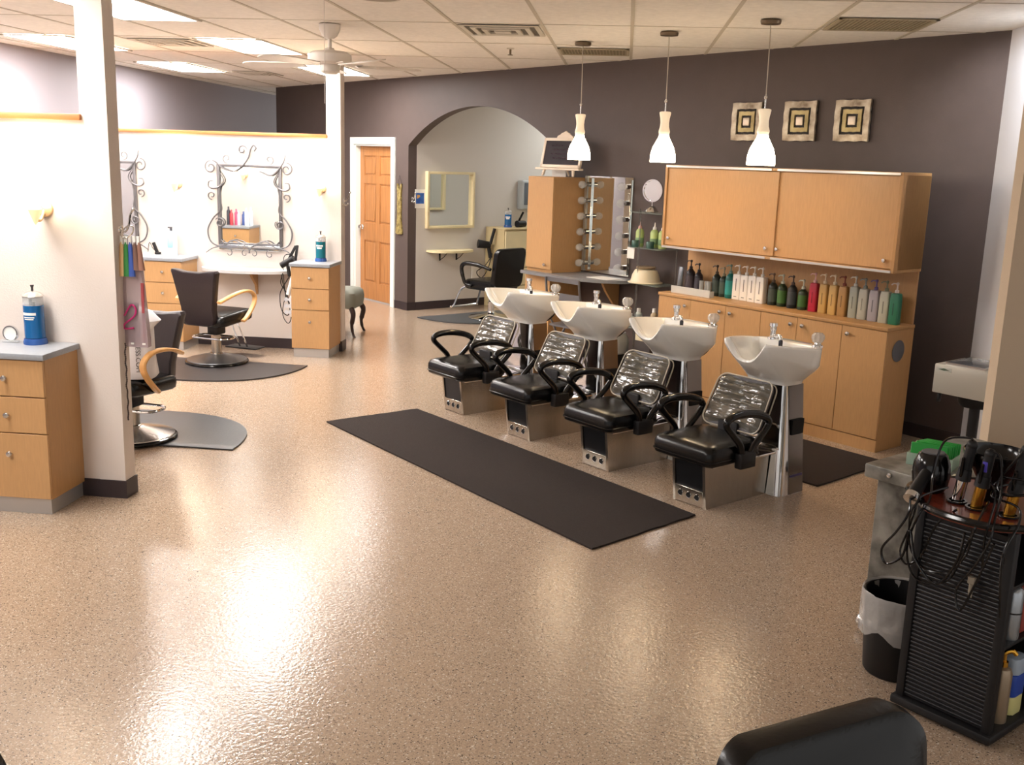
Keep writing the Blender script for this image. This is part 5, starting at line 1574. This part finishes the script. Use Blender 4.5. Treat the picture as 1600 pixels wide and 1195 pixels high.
    # faucet on the rear left, crystal knob on the rear right
    fc = MB().lathe([(0, 0), (0.032, 0), (0.03, 0.012), (0.018, 0.02), (0.016, 0.05), (0.02, 0.054), (0.02, 0.075), (0.026, 0.08), (0.024, 0.098), (0, 0.10)], (-0.125, 0.255, 0.878), 20)
    fc.tube([(-0.12, 0.25, 0.902), (-0.08, 0.225, 0.905), (-0.04, 0.20, 0.915), (-0.02, 0.19, 0.905), (-0.015, 0.187, 0.87)], 0.011, 10, 0, False, 5)
    fc.build('faucet', MAT['chrome'], t_)
    MB().lathe([(0, 0), (0.012, 0), (0.013, 0.05), (0.009, 0.06), (0, 0.06)], (-0.015, 0.187, 0.835), 14).build('spray_nozzle', plain('dark_nozzle', (60, 60, 66), 0.25, 0.6), t_)
    kb = MB().lathe([(0, 0), (0.034, 0), (0.032, 0.01), (0.02, 0.018), (0.018, 0.026), (0, 0.026)], (0.19, 0.262, 0.878), 22)
    kb_o = kb.build('mixer_knob_base', MAT['chrome'], t_)
    pr = []
    kn_ = MB()
    for z, r_ in ((0.022, 0.016), (0.03, 0.028), (0.05, 0.036), (0.07, 0.034), (0.084, 0.022), (0.086, 0.010)):
        pr.append([(0.19 + r_ * (1 + 0.09 * math.cos(8 * a)) * math.cos(a), 0.262 + r_ * (1 + 0.09 * math.cos(8 * a)) * math.sin(a), 0.878 + z) for a in [2 * PI * k / 32 for k in range(32)]])
    kn_.loft(pr).build('mixer_knob', plain('crystal_acrylic', (214, 210, 204), 0.04, alpha=0.5, coat=1.0), t_)
    MB().tube([(0.09, 0.235, 0.66), (0.12, 0.275, 0.69), (0.135, 0.30, 0.73), (0.12, 0.285, 0.77), (0.08, 0.25, 0.74)], 0.013, 8, 0, False, 5).build('hose', plain('black_hose', (40, 38, 38), 0.4), t_)
    return t_


UN = [(-6.145, 4.46, 'farthest from the camera, by the alcove'), (-5.32, 4.42, 'second from the alcove end'), (-4.495, 4.38, 'third from the alcove end'), (-3.67, 4.34, 'nearest the camera')]
ch0 = bs0 = None
for s, q, w_ in UN:
    a = shampoo_chair('black shampoo chair with clear-covered back, %s in its row' % w_, s, q, ch0)
    b_ = shampoo_basin('white shampoo basin on steel pedestal, %s in its row' % w_, s, q, bs0)
    ch0, bs0 = ch0 or a, bs0 or b_

# long brown mat in front of the chairs and a second one behind the basins
def rect_mat(label, corners, seed):
    random.seed(seed)
    c = [Vector((x, y, 0)) for x, y in corners]
    cen = sum(c, Vector()) / 4
    out = []
    for i in range(4):
        a, b2 = c[i] - cen, c[(i + 1) % 4] - cen
        for k in range(12):
            p_ = a.lerp(b2, k / 12)
            w_ = 1 + (random.uniform(-0.003, 0.003) if 0 < k < 12 else 0)
            out.append((p_.x * w_, p_.y * w_))
    o_ = MB().prism(out, 0.0, 0.010, 0.004, 1).build('floor_mat', MAT['mat_brown'], None, (cen.x, cen.y, 0.0006))
    fx(o_, label, 'floor mat')


k = 1.9 / 2.0
rect_mat('long dark brown mat on the floor in front of the shampoo chairs', [(-0.071 * k, 5.109 * k), (0.511 * k, 5.768 * k), (-1.572 * k, 7.917 * k), (-2.162 * k, 7.361 * k)], 3)
pq = [(-5.9, 5.27), (-3.46, 5.25), (-3.50, 6.10), (-5.9, 6.10)]
rect_mat('dark brown mat on the floor between the basins and the hutch', [tuple(W(s, q)[:2]) for s, q in pq], 5)

# ------------------------------------------------------------------ right foreground: metal table, bin, tool tower
t = thing('metal_table', 'weathered galvanized table by the right wall, holding a green packet', 'table', tuple(W(-1.85, 3.714)), A45)
MB().box(-0.385, 0.40, 0.0, 0.80, 0.662, 0.72, 0.006).build('tabletop', MAT['galv'], t)
MB().box(-0.335, 0.36, 0.045, 0.06, 0.075, 0.662, 0.002, 1).build('front_panel', MAT['galv'], t)
MB().box(-0.345, -0.33, 0.045, 0.74, 0.075, 0.662, 0.002, 1).build('side_panel', MAT['galv'], t)
MB().box(0.35, 0.365, 0.045, 0.74, 0.075, 0.662, 0.002, 1).build('side_panel', MAT['galv'], t)
for xx in (-0.31, 0.33):
    for yy in (0.02, 0.70):
        MB().ball((xx - 0.012, yy, 0.036), 0.036, 20).cyl((xx - 0.012, yy, 0.06), (xx - 0.012, yy + 0.02, 0.078), 0.02).build('ball_foot', MAT['knob'], t)
for xx in (-0.27, 0.0, 0.3):
    MB().lathe([(0, 0), (0.011, 0.001), (0.009, 0.007), (0, 0.01)], (xx, -0.0005, 0.695), 14, 0, RX(PI / 2)).build('rivet', MAT['knob'], t)
TZ = 0.7205
t = thing('green_packet_box', 'clear tub of green foil packets on the metal table', 'tub', tuple(W(-2.06, 3.93, TZ)), A45 + 0.25)
m = MB()
for q_ in ((-0.09, 0.09, -0.06, -0.055), (-0.09, 0.09, 0.055, 0.06), (-0.09, -0.085, -0.055, 0.055), (0.085, 0.09, -0.055, 0.055), (-0.09, 0.09, -0.06, 0.06)):
    m.box(q_[0], q_[1], q_[2], q_[3], 0, 0.05 if q_ != (-0.09, 0.09, -0.06, 0.06) else 0.003)
m.build('tub', mat('pale_green_tub', (188, 214, 196), 0.2, alpha=0.6), t)
random.seed(2)
for i in range(7):
    MB().box(-0.07, 0.07, -0.004, 0.004, 0.0, 0.088, 0.002, 1, 0, TR(0.005 * i - 0.01, -0.045 + 0.014 * i, 0.006) @ RX(random.uniform(-0.35, -0.05)) @ RZ(random.uniform(-0.1, 0.1))).build('packet', plain('leaf_green_foil', (44, 160, 64), 0.35), t)
MB().box(-0.08, -0.06, -0.03, 0.04, 0.01, 0.075, 0.003).build('orange_packet', plain('orange_foil', (216, 120, 50), 0.4), t)
for lb, s, q, w_, d_, c, rz_, dz in (('white leaflet behind the green packets', -1.93, 4.16, 0.14, 0.10, (228, 222, 216), 0.5, 0), ('cream card beside the hair dryer on the metal table', -1.87, 3.86, 0.12, 0.05, (226, 214, 186), 0.2, 0), ('reddish printed card on the far end of the metal table', -1.98, 4.36, 0.14, 0.09, (150, 116, 108), 0.1, 0)):
    o = MB().box(-w_ / 2, w_ / 2, -d_ / 2, d_ / 2, 0, 0.004).build('printed_card', plain('card_' + lb[:5], c, 0.6), None, tuple(W(s, q, TZ)), A45 + rz_)
    fx(o, lb, 'card')

# bin with clear liner
t = thing('waste_bin', 'black bin with clear plastic liner beside the tool tower', 'bin', tuple(W(-1.895, 3.50)), A45)
MB().lathe([(0, 0), (0.105, 0), (0.112, 0.01), (0.135, 0.325), (0.129, 0.325), (0.105, 0.015), (0, 0.015)], (0, 0, 0), 36).build('body', MAT['blackmatte'], t)
rings = []
n = 40
for r_, z in ((0.127, 0.20), (0.130, 0.32), (0.139, 0.333), (0.143, 0.325), (0.144, 0.27), (0.141, 0.21), (0.138, 0.165)):
    rings.append([((r_ + 0.003 * math.sin(9 * a + z * 30) + 0.002 * math.sin(17 * a)) * math.cos(a), (r_ + 0.003 * math.sin(9 * a + z * 30) + 0.002 * math.sin(17 * a)) * math.sin(a), z + (0.018 * math.sin(3 * a) + 0.01 * math.sin(7 * a) if z < 0.2 else 0)) for a in [2 * PI * k / n for k in range(n)]])
lm = MB().loft(rings, False, False)
lm.build('liner', mat('clear_liner', (226, 222, 218), 0.2, alpha=0.42, bump=0.8, bscale=25), t)

# tool tower
TS, TQ2 = -1.572, 3.264
t = thing('tool_tower', 'black ribbed tool tower with cherry tray top at the right edge', 'trolley', tuple(W(TS, TQ2)), A45)
w_ = 0.174
fr = MB()
for xx in (-w_, w_ - 0.03):
    fr.box(xx, xx + 0.03, 0.0, 0.035, 0.03, 0.765, 0.004)
    fr.box(xx, xx + 0.03, 0.36, 0.395, 0.03, 0.765, 0.004)
fr.build('posts', MAT['blackmatte'], t)
pn = MB().box(-w_ + 0.03, w_ - 0.03, 0.012, 0.022, 0.05, 0.745)
for k in range(44):
    z = 0.062 + k * 0.0153
    pn.lathe([(0, 0), (0.0058, 0), (0.0058, 2 * w_ - 0.062), (0, 2 * w_ - 0.062)], (-w_ + 0.031, 0.0125, z), 8, 0, RY(PI / 2))
pn.build('ribbed_panel', plain('ribbed_black', (22, 21, 24), 0.4), t)
MB().box(-w_ - 0.012, w_ + 0.012, -0.014, 0.405, 0.012, 0.045, 0.008).build('plinth', MAT['blackmatte'], t)
MB().box(-w_, -w_ + 0.01, 0.03, 0.37, 0.045, 0.765).build('closed_side', MAT['blackmatte'], t)
MB().box(-w_ + 0.01, w_, 0.375, 0.385, 0.045, 0.765).build('rear_panel', MAT['blackmatte'], t)
for z in (0.345, 0.56):
    MB().box(-w_ + 0.01, w_ - 0.002, 0.025, 0.375, z, z + 0.012, 0.002, 1).build('shelf', MAT['blackmatte'], t)
for sx in (-1, 1):
    for yy in (0.03, 0.36):
        MB().ball((sx * 0.15, yy, 0.014), 0.0138, 10).build('caster', MAT['blackmatte'], t)
# lobed tray
tr = []
for k in range(72):
    a = 2 * PI * k / 72
    ca, sa = math.cos(a), math.sin(a)
    rx, ry = 0.275, 0.255
    rr = 1 + 0.05 * math.cos(4 * a) - 0.055 * abs(math.sin(2 * a)) ** 6 * (1 if sa < 0 else 0)
    tr.append((rx * rr * math.copysign(abs(ca) ** 0.8, ca) , 0.20 + ry * rr * math.copysign(abs(sa) ** 0.8, sa)))
MB().prism(tr, 0.766, 0.790, 0.008, 2).build('tray', MAT['redwood'], t)
MB().tube([(x_, y_, 0.782) for x_, y_ in tr], 0.013, 8, 0, True).build('tray_rim', MAT['blackgloss'], t)


def TL_(x, y, z=0.0):
    return tuple(W(TS + x, TQ2 + y, z))


TT = 0.7905
# hair dryer standing nozzle-up
t = thing('hair_dryer', 'black hair dryer with rounded back, standing at the tray\'s left end', 'hair dryer', TL_(-0.205, 0.105, TT), A45)
MB().lathe([(0, 0), (0.05, 0), (0.06, 0.02), (0.066, 0.06), (0.062, 0.10), (0.05, 0.13), (0.042, 0.138), (0, 0.138)], (0, 0.02, 0), 26).build('barrel', MAT['blackgloss'], t)
MB().lathe([(0, 0.1385), (0.041, 0.1385), (0.038, 0.142), (0, 0.142)], (0, 0.02, 0), 24).build('intake_grille', plain('grille_grey', (92, 90, 92), 0.5), t)
MB().cyl((0.01, -0.03, 0.075), (0.02, -0.13, 0.005), 0.020, 16, 0, 0.024).build('handle', MAT['blackmatte'], t)
MB().cyl((0.019, -0.122, 0.0125), (0.0215, -0.14, 0.0), 0.0262, 16).build('handle_ring', MAT['chrome'], t)
MB().tube([(0.021, -0.14, 0.0), (0.03, -0.16, -0.05), (0.0, -0.17, -0.12), (-0.05, -0.165, -0.20), (-0.03, -0.16, -0.25), (0.03, -0.165, -0.20), (0.05, -0.17, -0.10), (0.08, -0.165, -0.2), (0.16, -0.16, -0.26), (0.22, -0.16, -0.16), (0.24, -0.17, -0.05)], 0.0042, 7, 0, False, 7).build('cable', MAT['blackgloss'], t)
# large flared black bowl / diffuser
t = thing('diffuser', 'wide flared black dryer diffuser standing on the tray', 'dryer diffuser', TL_(-0.02, 0.20, TT), A45)
MB().lathe([(0, 0), (0.035, 0), (0.042, 0.02), (0.05, 0.07), (0.075, 0.115), (0.10, 0.145), (0.106, 0.175), (0.102, 0.18), (0.096, 0.15), (0.07, 0.12), (0.04, 0.09), (0, 0.085)], (0, 0, 0), 36).build('shell', MAT['blackgloss'], t)
pins = MB()
for k in range(10):
    a = 2 * PI * k / 10
    pins.cyl((0.045 * math.cos(a), 0.045 * math.sin(a), 0.09), (0.05 * math.cos(a), 0.05 * math.sin(a), 0.15), 0.005, 8)
pins.build('prongs', MAT['blackmatte'], t)


def hot_iron(label, x, y, lean, hgt, gold, cab, seedr, tint=None):
    t_ = thing('curling_iron', label, 'hot tool', TL_(x, y, TT), A45)
    top = Vector((lean[0], lean[1], hgt))
    u = top.normalized()
    MB().lathe([(0.026, 0), (0.034, 0.002), (0.034, 0.008), (0.026, 0.008), (0.026, 0)], (0, 0, 0), 20).build('holder_ring', MAT['blackgloss'], t_)
    MB().cyl((0, 0, 0.0005), tuple(u * 0.10), 0.019, 18).build('barrel', MAT['gold'] if gold else MAT['chrome'], t_)
    MB().cyl(tuple(u * 0.085), tuple(u * 0.125), 0.026, 18, 0, 0.022).cyl(tuple(u * 0.12), tuple(u * (hgt - 0.01)), 0.019, 16, 0, 0.017).ball(tuple(u * (hgt - 0.012)), 0.0185).build('handle', MAT['blackmatte'], t_)
    MB().cyl(tuple(u * 0.10 + Vector((0, -0.02, 0))), tuple(u * 0.17 + Vector((0, -0.034, 0))), 0.006, 8).build('thumb_lever', MAT['blackgloss'], t_)
    if tint:
        MB().box(-0.008, 0.008, -0.0215, -0.017, 0.14, 0.175, 0.001, 1, 0, TR(lean[0] * 0.8, lean[1] * 0.8, 0)).build('indicator', plain('violet_label', (92, 80, 190), 0.3), t_)
    MB().tube([tuple(u * (hgt - 0.002))] + cab, 0.004, 7, 0, False, 7).build('cable', MAT['blackgloss'], t_)
    return t_


FY = -0.335   # reach from the irons to just in front of the ribbed panel (tray-local)
hot_iron('black curling iron with chrome barrel, next to the dryer with cord looped up', -0.075, 0.075, (0.03, 0.0), 0.225, False,
         [(0.02, -0.01, 0.235), (-0.07, 0.0, 0.20), (-0.08, -0.03, 0.08), (-0.05, -0.09, 0.01), (-0.06, -0.135, -0.04), (-0.10, -0.11, -0.18), (-0.06, -0.10, -0.28), (0.05, -0.10, -0.25), (0.10, -0.105, -0.12), (0.13, -0.12, -0.02)], 1)
hot_iron('black curling iron with violet label and gold barrel, in the middle of the tray', 0.0, 0.06, (0.03, -0.005), 0.215, True,
         [(0.07, -0.02, 0.20), (0.10, -0.05, 0.10), (0.115, -0.10, 0.02), (0.12, -0.125, -0.05), (0.07, -0.10, -0.16), (0.02, -0.10, -0.26), (0.04, -0.10, -0.33), (0.08, -0.10, -0.22), (0.13, -0.115, -0.06)], 2, True)
hot_iron('black curling iron with wide gold barrel, nearest the right photo edge', 0.105, 0.075, (0.03, 0.0), 0.25, True,
         [(0.02, -0.02, 0.22), (-0.03, -0.04, 0.12), (0.0, -0.05, 0.085), (0.06, -0.03, 0.10), (0.05, 0.02, 0.12), (-0.03, 0.0, 0.10), (-0.04, -0.05, 0.07), (0.05, -0.06, 0.06), (0.08, -0.10, 0.02), (0.075, -0.17, -0.08), (0.07, -0.12, -0.3)], 3)
dr_ = [o_ for o_ in COL.objects if o_.name.startswith('curling_iron') and o_.parent is None]
for ir, P_ in ((dr_[1], [(-0.01, -0.05, 0.06), (-0.07, -0.11, 0.02), (-0.075, -0.135, -0.03), (-0.11, -0.10, -0.12), (-0.13, -0.10, -0.20), (-0.10, -0.10, -0.24), (-0.05, -0.10, -0.19), (0.0, -0.12, -0.06), (0.06, -0.11, 0.012)]),
               (dr_[2], [(0.06, -0.04, 0.05), (0.07, -0.10, 0.02), (0.065, -0.13, -0.04), (0.03, -0.09, -0.14), (-0.02, -0.09, -0.21), (-0.10, -0.095, -0.23), (-0.16, -0.10, -0.17), (-0.16, -0.13, -0.05), (-0.14, -0.12, 0.015)]),
               (dr_[2], [(0.05, -0.02, 0.11), (0.09, -0.06, 0.08), (0.105, -0.115, 0.01), (0.10, -0.12, -0.06), (0.09, -0.09, -0.15), (0.085, -0.085, -0.19)]),
               (dr_[3], [(-0.02, -0.04, 0.14), (0.05, -0.05, 0.15), (0.06, 0.03, 0.13), (-0.03, 0.04, 0.12), (-0.05, -0.03, 0.10), (0.02, -0.055, 0.09), (0.07, -0.03, 0.10)])):
    MB().tube(P_, 0.0038, 7, 0, False, 7).build('cable', MAT['blackgloss'], ir)
o = MB().cyl((0, 0, 0), (0, 0, 0.03), 0.008).box(-0.012, 0.012, -0.008, 0.008, 0.03, 0.055, 0.002, 1).box(-0.006, -0.003, -0.002, 0.002, -0.018, 0.0).box(0.003, 0.006, -0.002, 0.002, -0.018, 0.0)
o = o.build('cable_plug', plain('plug_grey', (150, 140, 124), 0.35), None, TL_(0.06, -0.024, 0.53), A45)
fx(o, 'loose plug dangling in front of the ribbed tower', 'plug')
# bottles on the tower's open side
t = thing('spray_can', 'silver aerosol can on the upper side shelf of the tool tower', 'spray can', TL_(0.138, 0.125, 0.3575), A45)
MB().lathe([(0, 0), (0.031, 0), (0.032, 0.004), (0.032, 0.165), (0.026, 0.18), (0.014, 0.188), (0, 0.188)], (0, 0, 0), 26).build('can', plain('silver_can', (166, 172, 178), 0.25, 0.7), t)
MB().lathe([(0.0322, 0.094), (0.0326, 0.094), (0.0326, 0.099), (0.0322, 0.099)], (0, 0, 0), 26).build('band', MAT['blackmatte'], t)
MB().lathe([(0, 0.186), (0.015, 0.186), (0.014, 0.2015), (0, 0.2015)], (0, 0, 0), 18).build('cap', plain('cap_silver', (186, 190, 194), 0.3, 0.5), t)
o = MB().box(-0.02, 0.02, -0.05, 0.05, 0, 0.185, 0.003).build('red_carton', plain('dusty_red_box', (150, 66, 58), 0.5), None, TL_(0.13, 0.235, 0.3575), A45)
fx(o, 'dusty red carton behind the silver aerosol can', 'carton')
t = thing('spray_bottle', 'champagne gold pump bottle at the foot of the tool tower', 'bottle', TL_(0.138, 0.125, 0.0455), A45)
MB().lathe([(0, 0), (0.031, 0), (0.032, 0.004), (0.032, 0.18), (0.026, 0.197), (0.013, 0.205), (0, 0.205)], (0, 0, 0), 26).build('body', plain('champagne_bottle', (158, 140, 118), 0.3, 0.5), t)
MB().lathe([(0, 0.203), (0.014, 0.203), (0.014, 0.222), (0, 0.222)], (0, 0, 0), 18).tube([(0, 0, 0.22), (0, 0, 0.25), (0.016, 0.012, 0.262), (0.028, 0.022, 0.25)], 0.008, 8, 0, False, 5).build('pump', MAT['gold'], t)
t = thing('lotion_bottle', 'blue, white and yellow bottle behind the champagne pump bottle', 'bottle', TL_(0.13, 0.225, 0.0455), A45)
MB().prism(rrect(-0.03, 0.03, -0.045, 0.045, 0.02), 0, 0.07, 0.006).build('lower_body', plain('lemon_lotion', (212, 206, 140), 0.3), t)
MB().prism(rrect(-0.0305, 0.0305, -0.0455, 0.0455, 0.02), 0.07, 0.15, 0.002).build('label', plain('royal_blue', (40, 74, 170), 0.4), t)
MB().prism(rrect(-0.028, 0.028, -0.042, 0.042, 0.02), 0.15, 0.21, 0.006).build('upper_body', plain('pale_grey_lotion', (170, 184, 200), 0.3), t)

# metal box appliance on a column stand in the corner nook
AS_, AQ_ = -2.985, 5.62
t = thing('towel_warmer', 'grey metal box appliance on a stand in the right corner', 'appliance', tuple(W(AS_, AQ_)), A45)
MB().box(-0.02, 0.30, 0.0, 0.34, 0.645, 0.815, 0.006).build('housing', plain('warm_grey_enamel', (196, 192, 180), 0.35, 0.2), t)
MB().box(0.035, 0.26, 0.03, 0.31, 0.815, 0.826, 0.003).build('glass_lid', plain('smoked_lid', (84, 88, 94), 0.08), t)
m = MB()
for q_ in ((0.03, 0.265, 0.025, 0.033), (0.03, 0.265, 0.307, 0.315), (0.03, 0.038, 0.033, 0.307), (0.257, 0.265, 0.033, 0.307)):
    m.box(q_[0], q_[1], q_[2], q_[3], 0.815, 0.829)
m.build('lid_frame', MAT['knob'], t)
bd = MB().box(-0.005, 0.085, -0.002, 0.0005, 0.775, 0.80).build('badge', plain('badge_plate', (206, 206, 196), 0.4), t)
MB().prism([(0.004, 0.786), (0.04, 0.795), (0.076, 0.786), (0.04, 0.781)], 0.002, 0.0032, 0, 1, 0, FLIP_XZ).build('badge_emblem', plain('badge_green', (92, 106, 86), 0.5), bd)
MB().lathe([(0, 0.575), (0.085, 0.575), (0.10, 0.60), (0.105, 0.645), (0, 0.645)], (0.17, 0.16, 0), 28).build('drip_cup', MAT['blackmatte'], t)
MB().box(0.005, 0.022, 0.02, 0.04, 0.59, 0.645, 0.003).build('latch', MAT['blackmatte'], t)
MB().cyl((0.17, 0.16, 0.04), (0.17, 0.16, 0.58), 0.03).build('column', MAT['blackmatte'], t)
MB().lathe([(0, 0), (0.17, 0), (0.175, 0.01), (0.16, 0.03), (0.04, 0.045), (0, 0.045)], (0.17, 0.16, 0), 32).build('stand_foot', MAT['blackmatte'], t)
